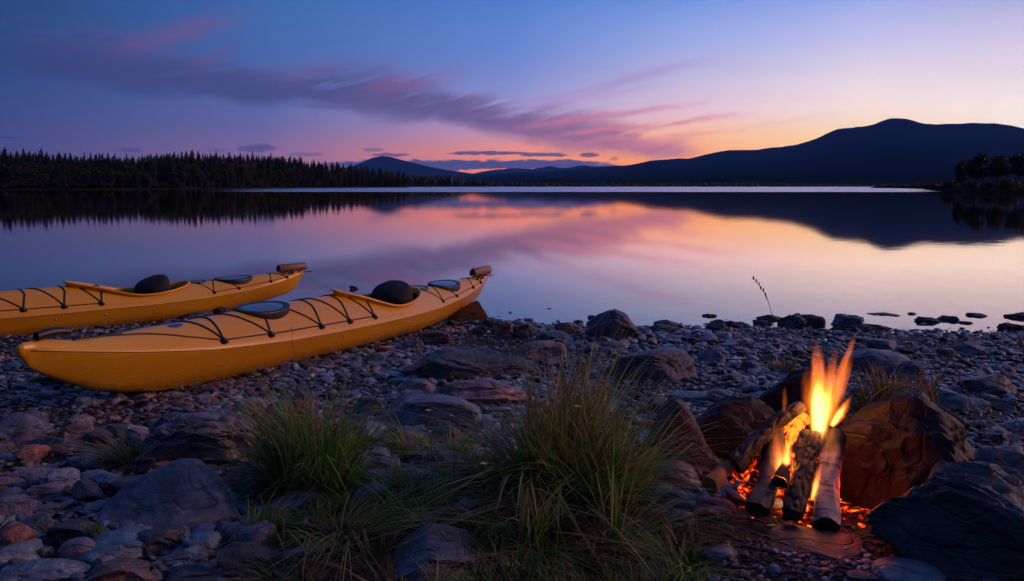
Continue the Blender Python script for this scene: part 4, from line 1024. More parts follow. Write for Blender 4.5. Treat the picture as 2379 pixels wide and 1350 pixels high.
# individual beach stones: the largest ones of the shingle
libs = [rock_verts(900 + i, 4, 9 + i % 4, .98, .09, .15 + .1 * (i % 4)) for i in range(18)]
lib_me = []
for i, (v, f) in enumerate(libs):
    me = mesh_arrays(v * [.5, .36, .2], f, True, sharp=32); me.name = 'beach_stone'; me.materials.append(M[[S_, G_, P_][i % 3]]); lib_me.append(me)
tints = ['slate', 'slate', 'grey', 'dark', 'brown', 'purple', 'blue', 'red', 'slate', 'grey']
rs = random.Random(77); placed = []; cnt = 0
while cnt < 298:
    py = rs.uniform(770, 1345) if rs.random() < .6 else rs.uniform(770, 960); px = rs.uniform(-20, 2400)
    p = G(px, py); x, y = p[0], p[1]
    if soil(x, y) or turf(x, y) or ((x - 1.2) / .3) ** 2 + ((y - 3.0) / .35) ** 2 < 1 or near_rock(x, y, 1.0): continue
    if px < 1120 and py < 918 - (px - 300) * .23 and px < 1100: continue
    big = cnt < 85
    s = rs.uniform(.12, .23) * (1 if cnt < 60 else .8) if big else (.055 + .09 * rs.random() ** 2)
    if big and (near_rock(x, y, 1.5) or (cnt < 55 and not (x < -.2 and y < 4.4))): continue
    if any((x - a) ** 2 + (y - b) ** 2 < ((s + c) * .38) ** 2 for a, b, c in placed): continue
    o = bpy.data.objects.new('beach_stone', lib_me[rs.randrange(18)]); COL.objects.link(o); placed.append((x, y, s)); cnt += 1
    o.location = (x, y, p[2] + s * .08); o.scale = (s, s * rs.uniform(.75, 1.1), s * rs.uniform(.8, 1.6) * (1.25 if big else 1)); o.rotation_euler = (rs.gauss(0, .16), rs.gauss(0, .16), rs.uniform(0, 6.28))
    c = np.array(cols_[rs.choice(tints)]) * rs.uniform(.6, 1.6); o.color = (*c, 1)
    tag(o, 'fist sized weathered stone lying loose in the shingle of the shore', 'stone', 'loose stones on the shingle')
# the shingle itself
def shingle():
    r = np.random.RandomState(99)
    banks = {2: [rock_verts(300 + i, 2, 6 + i % 7, 1.0, .04, .1 + .35 * (i % 2)) for i in range(20)], 3: [rock_verts(400 + i, 3, 6 + i % 7, 1.0, .05, .1 + .35 * (i % 2)) for i in range(20)]}
    Vs, Fs, Cs, n0 = [], [], [], 0
    T = np.array([cols_[t] for t in tints])
    specs = [(3, 1.6, 3.9, 9000, .013, .034), (2, 3.8, 6.2, 18000, .013, .034), (2, 6.2, 10.2, 20500, .014, .034)]
    for k, ya, yb, n, ra, rb in specs:
        y = np.sqrt(r.uniform(ya ** 2, yb ** 2, n)); x = r.uniform(-1, 1, n) * (y * .74 + 1.1)
        pt = fbm(np.c_[x * 1.1, y * 1.1, x * 0 + 3], 3); sz = (ra + (rb - ra) * r.rand(n) ** 2.2) * np.clip(1 + .55 * pt, .5, 1.6) * np.where(r.rand(n) < .04, 1.5, 1)
        sh = shore(x) - y
        ok = sh > -.9 * r.rand(n) ** 3.2 - .02
        tf = (((x + .02) / .56) ** 2 + ((y - 2.7) / .56) ** 2 < 1) & (r.rand(n) > .06)
        so_ = ((((x - 1.0) / .6) ** 2 + ((y - 2.72) / .4) ** 2 < 1) | (((x - .9) / .75) ** 2 + ((y - 2.35) / .3) ** 2 < 1))
        coal = (((x - 1.235) / .2) ** 2 + ((y - 3.0) / .28) ** 2 < 1) | (((x - 1.0) / .2) ** 2 + ((y - 3.05) / .22) ** 2 < 1); ok &= ~(coal & (r.rand(n) < .93))
        ok &= ~tf; sz = np.where(so_, sz * .45, sz); ok &= ~(so_ & (r.rand(n) > .9))
        x, y, sz = x[ok], y[ok], sz[ok]; n = len(x); z = ground(x, y)
        bank = banks[k]; L = np.array([b[0] for b in bank]); F0 = bank[0][1]; nv = L.shape[1]
        base = L[r.randint(0, 20, n)]
        sc = np.stack([sz * r.uniform(.8, 1.5, n), sz * r.uniform(.6, 1.05, n), sz * np.where(r.rand(n) < .55, r.uniform(.16, .34, n), r.uniform(.35, .7, n))], 1)
        V = base * sc[:, None, :]
        a, tx, ty = r.rand(n) * 6.283, r.normal(size=n) * .22, r.normal(size=n) * .22
        c_, s_ = np.cos(tx)[:, None], np.sin(tx)[:, None]; V = np.stack([V[..., 0], V[..., 1] * c_ - V[..., 2] * s_, V[..., 1] * s_ + V[..., 2] * c_], -1)
        c_, s_ = np.cos(ty)[:, None], np.sin(ty)[:, None]; V = np.stack([V[..., 0] * c_ + V[..., 2] * s_, V[..., 1], -V[..., 0] * s_ + V[..., 2] * c_], -1)
        c_, s_ = np.cos(a)[:, None], np.sin(a)[:, None]; V = np.stack([V[..., 0] * c_ - V[..., 1] * s_, V[..., 0] * s_ + V[..., 1] * c_, V[..., 2]], -1)
        V += np.stack([x, y, np.maximum(z, -.03) + sz * r.uniform(.0, .5, n)], 1)[:, None, :]
        ti = r.randint(0, len(T), n)
        redz = (x < -.8) & (y < 5.2) & (y > 3.3) & (r.rand(n) < .4); C = T[ti] * r.uniform(.45, 1.7, n)[:, None]; C[redz] = np.array([.19, .095, .08]) * r.uniform(.6, 1.2, redz.sum())[:, None]  # redder by the bow: real red stones plus warm bounce light in the colour
        C = np.where((r.rand(n) < .03)[:, None], [[.36, .35, .36]], C)
        Vs.append(V.reshape(-1, 3)); Fs.append((F0[None] + (np.arange(n) * nv)[:, None, None]).reshape(-1, 3) + n0); Cs.append(np.repeat(C, nv, 0)); n0 += n * nv
    return mesh_arrays(np.concatenate(Vs), np.concatenate(Fs), True, np.concatenate(Cs), sharp=38)
tag(link(shingle(), 'shingle', M['shingle']), 'small flat stones and pebbles covering the shore', 'shingle', kind='stuff')
#@@END_STONES

# ------------------------------------------------------------------ grass
def blades(n, cx, cy_, rx, ry, h, hv=.35, lean=(0, 0), spread=.6, w=.0022, curl=.6, seed=0, green=(.055, .085, .018), straw=(.20, .16, .07), dry=.25, seg=7, flat=None):
    r = np.random.RandomState(seed)
    a = r.rand(n) * 6.283; q = np.sqrt(r.rand(n)); nc = max(1, n // 28); ci = r.randint(0, nc, n)
    ca_, cq = r.rand(nc) * 6.283, np.sqrt(r.rand(nc)); ux = .75 * (cq * np.cos(ca_))[ci] + .38 * q * np.cos(a); uy = .75 * (cq * np.sin(ca_))[ci] + .38 * q * np.sin(a)
    q = np.hypot(ux, uy); a = np.arctan2(uy, ux); x = cx + rx * ux; y = cy_ + ry * uy; z = ground(x, y) - .005
    clx, cly, clh = r.normal(size=nc)[ci] * .55, r.normal(size=nc)[ci] * .55, r.uniform(.38, 1.15, nc)[ci]
    hh = h * clh * (1 - (hv + .15) * r.rand(n) ** 1.1) * (1.05 - .3 * q); isdry = r.rand(n) < dry
    th = r.rand(n) * 6.283; out = .35 * r.rand(n) + .0
    dxx = np.cos(a) * q * spread + np.cos(th) * out * spread + lean[0] + clx; dyy = np.sin(a) * q * spread + np.sin(th) * out * spread + lean[1] + cly
    t = np.linspace(0, 1, seg); cur = curl * r.uniform(.3, 1.4, n)
    k = (t[None] * .35 + t[None] ** 2.2 * cur[:, None])
    Xc = x[:, None] + dxx[:, None] * hh[:, None] * k; Yc = y[:, None] + dyy[:, None] * hh[:, None] * k
    droop = np.clip(cur * np.hypot(dxx, dyy), 0, 1.2)
    Zc = z[:, None] + hh[:, None] * (t[None] - .42 * droop[:, None] * t[None] ** 2.6)
    br = r.rand(n) < .12; tb = r.uniform(.45, .75, n)[:, None]; over = np.maximum(t[None] - tb, 0) * br[:, None]
    Zc = Zc - hh[:, None] * over * r.uniform(.8, 2.0, n)[:, None]; Xc = Xc + hh[:, None] * over * r.normal(size=n)[:, None]
    if flat is not None: Zc = z[:, None] + (Zc - z[:, None]) * flat
    wd = w * np.where(r.rand(n) < .15, 2.0, 1.15)[:, None] * r.uniform(.6, 1.5, n)[:, None] * (1 - t[None] ** 2.0) ** .7 + .00025
    pa = th + 1.57; wx, wy = np.cos(pa)[:, None] * wd, np.sin(pa)[:, None] * wd
    V = np.stack([np.stack([Xc - wx, Yc - wy, Zc], -1), np.stack([Xc + wx, Yc + wy, Zc], -1)], 2)  # n,seg,2,3
    i = np.arange(n)[:, None] * seg * 2 + np.arange(seg - 1)[None] * 2
    F = np.stack([i, i + 1, i + 3, i + 2], -1).reshape(-1, 4)
    c0 = np.where(isdry[:, None], np.array(straw), np.array(green)) * r.uniform(.6, 1.4, n)[:, None]
    C = c0[:, None, :] * (1 + t[None, :, None] * np.array([.5, .25, .1])) ; C = np.repeat(C[:, :, None, :], 2, 2).reshape(-1, 3)
    return V.reshape(-1, 3), F, C
def tuft(name, label, parts, cat='grass'):
    b = MB()
    for q in parts:
        V, F, C = blades(**q); b.v.append(V); b.f[4].append(F + b.n); b.c.append(C); b.n += len(V)
    return tag(link(b.mesh(True), name, M['grass']), label, cat)
g1 = G(722, 1150); g2 = G(1310, 1150)
print('tufts', g1, g2, G(560, 1100), G(1500, 1200), G(290, 1070))
DG = (.08, .17, .03); BG = (.13, .27, .04); OL = (.19, .21, .055)
tuft('grass_tuft', 'big green grass tuft between the mottled outcrop and the flat topped slab, leaning left', [
    dict(n=650, cx=g1[0] + .02, cy_=g1[1], rx=.17, ry=.14, h=.64, lean=(-.06, 0), spread=.5, seed=1, green=BG, dry=.22),
    dict(n=500, cx=g1[0] - .02, cy_=g1[1] + .12, rx=.22, ry=.14, h=.52, lean=(-.22, .1), spread=.55, seed=2, green=OL, straw=(.26, .2, .09), dry=.45),
    dict(n=90, cx=g1[0] - .06, cy_=g1[1] - .08, rx=.10, ry=.08, h=.46, lean=(-.4, -.3), spread=.8, seed=3, green=(.07, .10, .03), w=.0042, curl=1.1),
    dict(n=260, cx=g1[0] + .1, cy_=g1[1] - .05, rx=.16, ry=.12, h=.22, spread=1.2, seed=4, green=DG, dry=.3, curl=1.2)])
tuft('grass_tuft', 'tallest widest grass tuft in the middle, left of the fire ring', [
    dict(n=650, cx=g2[0] + .02, cy_=g2[1] + .05, rx=.19, ry=.16, h=.80, lean=(.0, .05), spread=.42, seed=5, green=OL, straw=(.24, .18, .08), dry=.25),
    dict(n=700, cx=g2[0] + .06, cy_=g2[1] - .03, rx=.24, ry=.18, h=.62, lean=(.08, 0), spread=.6, seed=6, green=BG, dry=.25),
    dict(n=500, cx=g2[0] - .10, cy_=g2[1] + .02, rx=.15, ry=.15, h=.50, lean=(-.28, .0), spread=.7, seed=7, green=OL, dry=.45, curl=.9),
    dict(n=90, cx=g2[0] + .05, cy_=g2[1] + .12, rx=.10, ry=.08, h=.74, lean=(.03, 0), spread=.3, seed=8, green=OL, straw=(.3, .2, .1), dry=.7, w=.0014, curl=.35),
    dict(n=500, cx=g2[0] + .04, cy_=g2[1] - .14, rx=.23, ry=.14, h=.24, lean=(.05, -.25), spread=1.0, seed=9, green=(.05, .06, .03), straw=(.22, .19, .13), dry=.55, curl=1.6),
    dict(n=140, cx=g2[0] - .05, cy_=g2[1] - .12, rx=.2, ry=.1, h=.30, lean=(-.5, -.3), spread=1.1, seed=10, green=(.07, .1, .05), w=.0028, curl=1.5)])
g3 = G(300, 1080)
tuft('grass_tuft', 'small reddish straw coloured grass tuft left of the mottled outcrop', [
    dict(n=260, cx=g3[0], cy_=g3[1], rx=.07, ry=.06, h=.20, lean=(-.3, .1), spread=1.1, seed=11, green=OL, straw=(.30, .17, .09), dry=.6, curl=1.2),
    dict(n=220, cx=g3[0] + .03, cy_=g3[1] - .03, rx=.08, ry=.06, h=.10, spread=1.5, seed=12, green=(.10, .06, .03), straw=(.32, .12, .07), dry=.7, curl=1.4)])
g4 = G(76, 1222)
tuft('grass_sprout', 'tiny green sprout among the cobbles at the left edge', [dict(n=60, cx=g4[0], cy_=g4[1], rx=.03, ry=.025, h=.06, spread=1.2, seed=13, green=BG, dry=.1)], 'grass')
g4 = G(230, 1260)
tuft('grass_sprout', 'small dark green sprout behind the teal slab stone', [dict(n=70, cx=g4[0], cy_=g4[1], rx=.04, ry=.03, h=.12, spread=.9, seed=14, green=DG, dry=.1)], 'grass')
g5 = G(1840, 872)
tuft('grass_tuft', 'sparse yellow green grass tuft behind the dark sooty boulder, left of the flames', [
    dict(n=110, cx=g5[0], cy_=g5[1], rx=.14, ry=.08, h=.27, lean=(-.3, 0), spread=.7, seed=15, green=(.10, .12, .03), straw=(.3, .2, .07), dry=.4, w=.003)])
g6 = G(2065, 952)
tuft('grass_tuft', 'fire lit yellow green grass tuft right behind the sooty boulder', [
    dict(n=330, cx=g6[0] - .05, cy_=g6[1], rx=.24, ry=.1, h=.32, lean=(.1, 0), spread=.8, seed=16, green=(.12, .13, .03), straw=(.36, .2, .06), dry=.45, w=.003),
    dict(n=60, cx=g6[0] + .2, cy_=g6[1], rx=.12, ry=.08, h=.34, lean=(.5, 0), spread=.8, seed=17, green=(.12, .13, .03), straw=(.36, .16, .06), dry=.6, w=.003)])
g7 = G(1560, 1130)
tuft('grass_tuft', 'thin curved grass blades hanging over the purple egg shaped cobble', [dict(n=45, cx=g7[0] - .1, cy_=g7[1] + .06, rx=.08, ry=.06, h=.24, lean=(.5, -.1), spread=.8, seed=18, green=OL, dry=.5, curl=1.3)])
g7 = G(1640, 1000)
tuft('grass_tuft', 'few thin grass blades in front of the dark sooty boulder', [dict(n=16, cx=g7[0] + .12, cy_=g7[1] - .05, rx=.08, ry=.03, h=.34, lean=(.15, 0), spread=.5, seed=19, green=(.10, .11, .03), dry=.5)])
r4 = random.Random(8)
for i, (px, py, lab) in enumerate([(870, 1130, 'small grass clump on the left end of the long flat grey slab'), (960, 1060, 'low loose grass clump in front of the flat topped blue grey slab'), (1060, 1075, 'low green grass clump left of the tallest tuft, behind the smooth shiny stone'),
    (1150, 1140, 'grass clump at the left foot of the tallest tuft'), (640, 1240, 'ragged dark grass clump below the left tuft near the bottom edge'), (800, 1250, 'dark grass clump left of the big rounded boulder at the bottom edge'),
    (1230, 1290, 'pale drooping grass clump right of the big rounded boulder'), (1420, 1280, 'drooping grass clump at the bottom edge left of the fire ring cobbles'), (1460, 1150, 'green grass clump between the tallest tuft and the purple cobble')]):
    g_ = G(px, py)
    tuft('grass_clump', lab, [dict(n=170, cx=g_[0], cy_=g_[1], rx=.12, ry=.09, h=r4.uniform(.18, .32), lean=(r4.uniform(-.4, .4), r4.uniform(-.3, .1)), spread=1.1, seed=500 + i, green=r4.choice([BG, OL, DG]), straw=(.24, .19, .1), dry=.35, curl=1.2),
        dict(n=22, cx=g_[0], cy_=g_[1], rx=.08, ry=.06, h=r4.uniform(.3, .42), spread=.9, seed=540 + i, green=BG, dry=.3, curl=.9, w=.003)])
# short turf over the hummock
tp = []
r_ = np.random.RandomState(3); b = MB()
for i in range(170):
    a = r_.rand() * 6.283; q = math.sqrt(r_.rand()); x = -.06 + .72 * q * math.cos(a); y = 2.74 + .66 * q * math.sin(a)
    gr = [DG, BG, (.03, .06, .012), (.05, .045, .02)][r_.randint(4)]
    V, F, C = blades(int(120 + 80 * r_.rand()), x, y, .12, .1, r_.uniform(.05, .19), seed=200 + i, spread=1.0, green=gr, straw=(.14, .11, .07), dry=.3, curl=1.2, seg=4, w=.0022)
    b.v.append(V); b.f[4].append(F + b.n); b.c.append(C); b.n += len(V)
tag(link(b.mesh(True), 'turf', M['grass']), 'low dark green turf between the stones in the foreground', 'grass', kind='stuff')
# dry litter of stems over the dark soil
V, F, C = blades(420, .55, 2.35, .85, .3, .12, seed=301, spread=2.5, green=(.10, .08, .06), straw=(.20, .15, .11), dry=.6, curl=1.2, seg=5, w=.0011, flat=.12)
tag(link(mesh_arrays(V, F, True, C), 'dry_stems', M['grass']), 'fallen dry stems lying on the dark soil', 'litter', kind='stuff')
# single stalks
def stalk(label, pts, r, c, seeds, name='seed_stalk', sr=.006):
    b = MB(); P = np.array(pts); t = np.linspace(0, len(P) - 1, 26); Q = np.stack([np.interp(t, range(len(P)), P[:, k]) for k in range(3)], 1)
    ker = np.hanning(7); ker /= ker.sum()
    for k in range(3): Q[3:-3, k] = np.convolve(Q[:, k], ker, 'valid')
    o = empty(name, tuple(Q[0])); tag(o, label, 'plant')
    V, F = tube(Q - Q[0], r * np.linspace(1, .45, 26), 6); link(MB().add(V, F, c[0]).mesh(), 'stem', M['grass'], o)
    iv, jf = ico(2); rr = np.random.RandomState(len(label))
    T = Q[-1] - Q[-6]; 
    for f_ in seeds:
        p = np.array([np.interp(f_ * 25, range(26), Q[:, k]) for k in range(3)]) - Q[0]
        b.add(iv * [sr * .5, sr * .5, sr * 1.3] * rr.uniform(.7, 1.2) + p + rr.normal(size=3) * sr * .3, jf, c[1])
    link(b.mesh(), 'seed_head', M['grass'], o)
p0 = G(1800, 800); Y = p0[1]
stalk('tall thin dark stalk standing alone against the water above the shore stones', [p0, atY(1796, 740, Y), atY(1780, 685, Y), atY(1752, 646, Y)], .0035, [(.05, .04, .04), (.05, .035, .035)], [.62, .68, .75, .81, .88, .94, 1], sr=.012)
p0 = G(680, 960); Y = p0[1] + .1
stalk('thin dark stalk in front of the near kayak hull', [p0, atY(683, 900, Y), atY(681, 830, Y), atY(678, 762, Y)], .0016, [(.06, .045, .03), (.08, .05, .03)], [.8, .84, .96, 1], sr=.004)
p0 = G(2300, 1320); Y = 2.55
stalk('reddish seed stalk arching from the lower right corner over the huge dark boulder', [atY(2400, 1230, Y), atY(2370, 1130, Y), atY(2290, 1010, Y), atY(2210, 960, Y - .03), atY(2160, 925, Y - .05)], .0016, [(.25, .12, .07), (.32, .13, .08)], [.78, .83, .88, .93, .97], sr=.005)
stalk('long reddish seed stalk rising above the shingle at the right', [atY(2330, 1080, Y + .1), atY(2270, 970, Y + .1), atY(2235, 890, Y + .1), atY(2215, 840, Y + .1), atY(2192, 806, Y + .1)], .0016, [(.25, .12, .07), (.34, .14, .09)], [.3, .36, .42, .52, .58, .66, .72, .8, .86], sr=.006)
stalk('short pale seed stalk in front of the huge dark boulder', [atY(2400, 1175, Y - .1), atY(2340, 1130, Y - .1), atY(2270, 1105, Y - .1), atY(2196, 1104, Y - .1)], .0015, [(.28, .16, .1), (.38, .2, .14)], [.5, .6, .7, .78, .86, .93, 1], sr=.005)
stalk('reddish seed stalk cut by the right edge above the shingle', [atY(2420, 900, Y), atY(2390, 850, Y), atY(2370, 790, Y), atY(2340, 745, Y)], .0018, [(.2, .08, .06), (.26, .09, .07)], [.4, .5, .6, .7, .8], sr=.007)
for (px, py, lab) in [(997, 957, 'yellow flower in front of the flat topped blue grey slab'), (1343, 948, 'yellow flower high inside the right grass tuft'), (1126, 1081, 'yellow flower low in the grass between the tufts'), (1050, 968, 'tiny half closed yellow flower before the pink end of the flat topped slab')]:
    Y = 2.62 if py > 1000 else (2.78 if px > 1200 else 2.95); c = atY(px, py, Y); o = empty('yellow_flower', tuple(c)); tag(o, lab, 'flower', 'yellow flowers in the grass')
    gz = float(ground(c[0], c[1])[0]); V, F = tube([(0.01, 0, gz - c[2]), (.006, 0, (gz - c[2]) * .4), (0, 0, 0)], .0011, 5); link(MB().add(V, F, (.05, .07, .02)).mesh(), 'stem', M['grass'], o)
    b = MB(); s = .0125 if px != 1050 else .007
    for k in range(6):
        a = k * 1.05; V = np.array([(0, 0, 0), (s * .8 * math.cos(a - .4), s * .8 * math.sin(a - .4), s * .5), (s * 1.1 * math.cos(a), s * 1.1 * math.sin(a), s * .7), (s * .8 * math.cos(a + .4), s * .8 * math.sin(a + .4), s * .5)]); b.add(V, np.array([[0, 1, 2, 3]]))
    iv, jf = ico(1); b.add(iv * s * .35 + [0, 0, s * .3], jf); link(b.mesh(), 'blossom', M['petal'], o)

# ------------------------------------------------------------------ the fire
FY = G(1925, 1245)[1]
def log(label, a, b_, r0, r1, m, end_m=None, seed=0, rough=.06, bend=0., cat='log', name='log', n=40, seg=60, split=False):
    """a: front (near) end, b_: far end, local x runs from a to b_ with the middle at 0"""
    a, b_ = np.array(a), np.array(b_); L = np.linalg.norm(b_ - a); t = np.linspace(0, 1, seg); th = np.linspace(0, 2 * np.pi, n, endpoint=False)
    T_, TH_ = np.meshgrid(t, th, indexing='ij')
    q = np.c_[(T_ * L * 7).ravel(), np.cos(TH_).ravel() * 1.3 + seed, np.sin(TH_).ravel() * 1.3]
    rr = (r0 + (r1 - r0) * T_) * (1 + rough * 1.3 * fbm(q, 4, .6).reshape(T_.shape) - .05 * np.maximum(0, 1 - 6 * np.abs(vnoise(q * [1.2, 5, 5]))).reshape(T_.shape))
    if split: rr = rr * np.where(np.cos(TH_) > .2, .62, 1.0)
    bx = bend * np.sin(np.pi * T_) + .3 * r0 * np.interp(T_, np.linspace(0, 1, 5), np.random.RandomState(seed).normal(size=5) * .35)
    V = np.stack([(T_ - .5) * L, rr * np.cos(TH_) + bx, rr * np.sin(TH_)], -1).reshape(-1, 3)
    o = link(mesh_arrays(V, grid_faces(seg, n, True)[:, ::-1], True), name, None)
    o.data.materials.append(m)
    d = Vector(b_ - a).normalized(); o.rotation_euler = d.to_track_quat('X', 'Z').to_euler(); o.location = tuple((a + b_) / 2)
    for k, (row, sg) in enumerate(((V[:n], -1), (V[-n:], 1))):
        c = row.mean(0); Vv = np.r_[row, c + (row - c) * .55 + [sg * .003, 0, 0], [c + [sg * .001, 0, 0]]]; j = np.arange(n); jn = (j + 1) % n
        F1 = np.stack([j, jn, n + jn, n + j], -1); F2 = np.stack([n + j, n + jn, j * 0 + 2 * n], -1)
        if sg < 0: pass
        else: F1, F2 = F1[:, ::-1], F2[:, ::-1]
        link(mesh_arrays(Vv + [sg * .0015, 0, 0], [F1, F2], True), 'cut_end', end_m or M['endgrain'], o)
    tag(o, label, cat); return o
Af = atY(1925, 1210, FY + .02)
log('pale birch log at the right of the fire, its cut end on the flat slab', atY(1925, 1222, FY), atY(1941, 1012, FY + .33), .047, .040, M['birch'], seed=1, rough=.11, bend=.02)
log('charred middle log with white ash at its lower end', atY(1838, 1196, FY + .04), atY(1884, 1018, FY + .32), .036, .050, M['char'], M['char'], seed=2, rough=.2)
log('brown birch log at the left front of the fire with a dark cut end', atY(1764, 1186, FY + .07), atY(1800, 1010, FY + .36), .044, .038, M['birch_dark'], seed=3, rough=.1, bend=-.012)
log('black charred log leaning across the top left of the fire', atY(1706, 1080, FY + .24), atY(1862, 944, FY + .36), .040, .024, M['char'], M['char'], seed=4, rough=.14, bend=.02)
log('split brown piece of wood lying left of the fire', atY(1645, 1128, FY + .16), atY(1716, 1062, FY + .30), .042, .022, M['splitwood'], M['splitwood'], seed=5, rough=.1, split=True)
log('glowing log buried deep behind the front logs', atY(1735, 1150, FY + .20), atY(1850, 980, FY + .40), .036, .032, M['ember_hot'], M['ember_hot'], seed=6, rough=.2)
log('glowing red log under the leaning charred log', atY(1716, 1105, FY + .27), atY(1868, 968, FY + .41), .03, .03, M['ember_hot'], M['ember_hot'], seed=7, rough=.2)
log('burning log between the charred one and the pale birch', atY(1880, 1215, FY + .10), atY(1915, 1030, FY + .36), .034, .034, M['ember_hot'], M['ember_hot'], seed=8, rough=.18)
log('dark red charred stub between the left and middle logs', atY(1812, 1120, FY + .10), atY(1838, 1055, FY + .2), .03, .016, M['ember'], M['char'], seed=9, rough=.2)
# bed of coals
r_ = np.random.RandomState(41); b = MB(); bank = [rock_verts(700 + i, 2, 6, .9, .1) for i in range(8)]
cA = G(1850, 1165); cB = G(2000, 1180)
for i in range(1500):
    if i < 900: x, y = cA[0] + r_.normal() * .11, cA[1] + .06 + r_.normal() * .10
    else: x, y = cB[0] + .01 + r_.normal() * .055, cB[1] - .03 + r_.normal() * .12
    hgt = .15 * math.exp(-(((x - cA[0]) / .12) ** 2 + ((y - cA[1] - .1) / .12) ** 2)) * r_.rand()
    s = r_.uniform(.005, .017); v, f = bank[i % 8]; a = r_.rand() * 6.28; c_, s__ = math.cos(a), math.sin(a)
    V = v * s * [1, .8, .6]; V = np.c_[V[:, 0] * c_ - V[:, 1] * s__, V[:, 0] * s__ + V[:, 1] * c_, V[:, 2]]
    b.add(V + [x, y, float(ground(x, y)[0]) + hgt + .004], f)
tag(link(b.mesh(True), 'coals', M['ember']), 'bed of glowing red coals and ash under the logs', 'embers', kind='stuff')

r_ = np.random.RandomState(71); b = MB()
for i in range(1500):
    a = r_.rand() * 6.283; q = math.sqrt(r_.rand()); x = .98 + .62 * q * math.cos(a); y = 2.62 + .42 * q * math.sin(a)
    v, f = bank[i % 8]; s = r_.uniform(.004, .012); c_, s__ = math.cos(a * 7), math.sin(a * 7); V = v * s * [r_.uniform(1, 3), .7, .45]
    V = np.c_[V[:, 0] * c_ - V[:, 1] * s__, V[:, 0] * s__ + V[:, 1] * c_, V[:, 2]]
    b.add(V + [x, y, float(ground(x, y)[0]) + .002], f)
tag(link(b.mesh(True), 'charcoal_bits', M['char']), 'black charcoal crumbs and ash strewn over the soil before the fire', 'charcoal', kind='stuff')
def flame_mat(name, strength, core, seed):
    m = bpy.data.materials.new(name); m.use_nodes = True; n = m.node_tree; X.nt = n
    n.nodes.remove(n.nodes['Principled BSDF'])
    co = objco(n); sp_ = n.nodes.new('ShaderNodeSeparateXYZ'); n.links.new(co, sp_.inputs[0]); x, y, z = X(sp_.outputs[0]), X(sp_.outputs[1]), X(sp_.outputs[2])
    # object space: x,y in -1..1, z 0..1 up the tongue
    lick = noise(comb(x * 1.3 + seed, y * 1.6, z * 2.6), 1, 3, .55) - .5
    lick2 = noise(comb((x + lick * 1.2) * 4.2 + seed, y * 4, z * 2.4 + 3), 1, 2, .5) - .5
    xx = x + lick * 1.5 * z + lick2 * .25
    rad = ramp(z, [(0, (.40,) * 3), (.15, (.62,) * 3), (.38, (.84,) * 3), (.6, (.62,) * 3), (.82, (.32,) * 3), (1, (.05,) * 3)])
    q = X.m('SQRT', xx * xx + y * y) / (rad + .02)
    d = 1 - q
    body = d + lick * .7 * z + lick2 * (1.35 * z + .3) - z * .05
    fade = sstep(z, 0, .07) * sstep(z, 1.0, .62)
    edge = sstep(X.m('SQRT', x * x + y * y), .98, .75)
    dens = sstep(body, .05, .55) * fade * edge
    hot = sstep(body, .3, .85) * sstep(z, .8, .15) * core
    em = n.nodes.new('ShaderNodeEmission')
    setc(n, em.inputs[0], mixc(sstep(hot, .02, .6), (1, .17, .012), (1, .50, .10)))
    setc(n, em.inputs[1], dens * strength * (1 + hot * 4))
    n.links.new(em.outputs[0], n.nodes['Material Output'].inputs['Volume']); return m
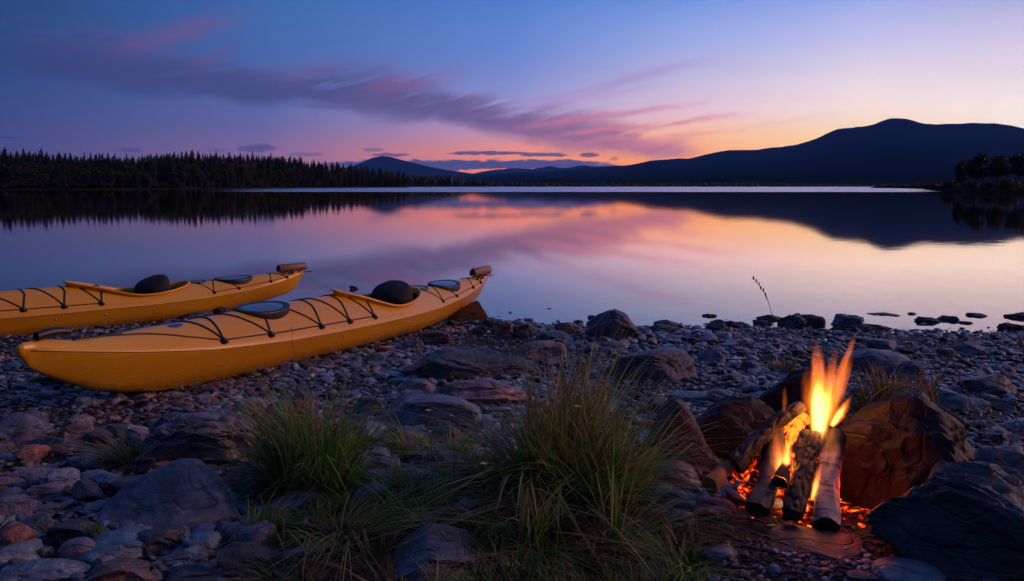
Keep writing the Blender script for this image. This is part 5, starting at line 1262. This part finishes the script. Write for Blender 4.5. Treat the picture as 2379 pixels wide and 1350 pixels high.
def flame(label, base, tip, wid, dep, strength, core=1.0, seed=0, parent=None):
    base, tip = np.array(base), np.array(tip); L = np.linalg.norm(tip - base)
    t = np.linspace(0, 1, 14); th = np.linspace(0, 2 * np.pi, 20, endpoint=False)
    rr = np.sin(np.pi * np.clip(t * .93 + .07, 0, 1)) ** .6 * .95 + .04
    V = np.stack([np.stack([rr_ * np.cos(th), rr_ * np.sin(th), th * 0 + t_], -1) for rr_, t_ in zip(rr, t)]).reshape(-1, 3)
    V = np.r_[V, [[0, 0, 0], [0, 0, 1]]]; j = np.arange(20); jn = (j + 1) % 20
    F = [grid_faces(14, 20, True), np.stack([j * 0 + 280, jn, j], -1), np.stack([j * 0 + 281, 260 + j, 260 + jn], -1)]
    o = link(mesh_arrays(V, F, True), 'flame', flame_mat('flame_gas', strength, core, seed))
    d = Vector(tip - base).normalized(); q = d.to_track_quat('Z', 'Y')
    o.rotation_euler = q.to_euler(); o.location = tuple(base); o.scale = (wid, dep, L)
    tag(o, label, 'flame', 'flames of the campfire'); return o
def FL(label, b, t, Yb, Yt, w, d, s, c, seed): return flame(label, atY(b[0], b[1], Yb), atY(t[0], t[1], Yt), w, d, s, c, seed)
Y0 = FY + .30
FL('tall bright main flame rising above the middle of the fire', (1902, 1032), (1900, 782), Y0, Y0, .105, .06, 17, 1.3, 1)
FL('ragged right half of the main flame, forked at its top', (1910, 1010), (1944, 792), Y0 + .02, Y0 + .02, .085, .045, 13, .7, 33)
FL('thin orange tongue leaning right at the top of the fire', (1922, 985), (1990, 762), Y0 + .03, Y0 + .03, .062, .04, 15, .2, 5)
FL('faint orange tongue at the left edge of the main flame', (1884, 1000), (1874, 830), Y0 + .03, Y0, .045, .03, 6, .05, 9)
FL('second yellow flame between the left logs', (1824, 1135), (1796, 965), FY + .13, FY + .2, .066, .035, 11, .8, 12)
FL('slim bright spike beside the charred middle log', (1822, 1125), (1838, 975), FY + .12, FY + .18, .032, .026, 26, 1.5, 15)
FL('small bright yellow flame licking up the sooty boulder on the right', (1930, 992), (1984, 912), Y0 - .01, Y0 - .01, .048, .03, 26, 1.2, 18)
FL('narrow flame in the gap beside the pale birch log', (1886, 1165), (1910, 1062), FY + .08, FY + .12, .022, .02, 40, .8, 21)
FL('tiny orange flicker above the leaning black log', (1822, 960), (1824, 890), FY + .33, FY + .33, .022, .016, 7, .2, 24)
# light of the fire
def glow(x, y, z, w, c, r):
    l = bpy.data.lights.new('fire_light', 'POINT'); l.energy = w; l.color = c; l.shadow_soft_size = r
    o = bpy.data.objects.new('fire_light', l); COL.objects.link(o); o.location = (x, y, z)
pf = atY(1908, 930, Y0 - .02); glow(*pf, 2.3, (1, .22, .035), .07)
pf = atY(1822, 1075, FY + .2); glow(*pf, 1.6, (1, .30, .05), .03)
pf = atY(1975, 1130, FY + .14); glow(*pf, .8, (1, .06, .008), .04)
pf = atY(1875, 1150, FY + .17); glow(*pf, 1.0, (1, .2, .03), .03)
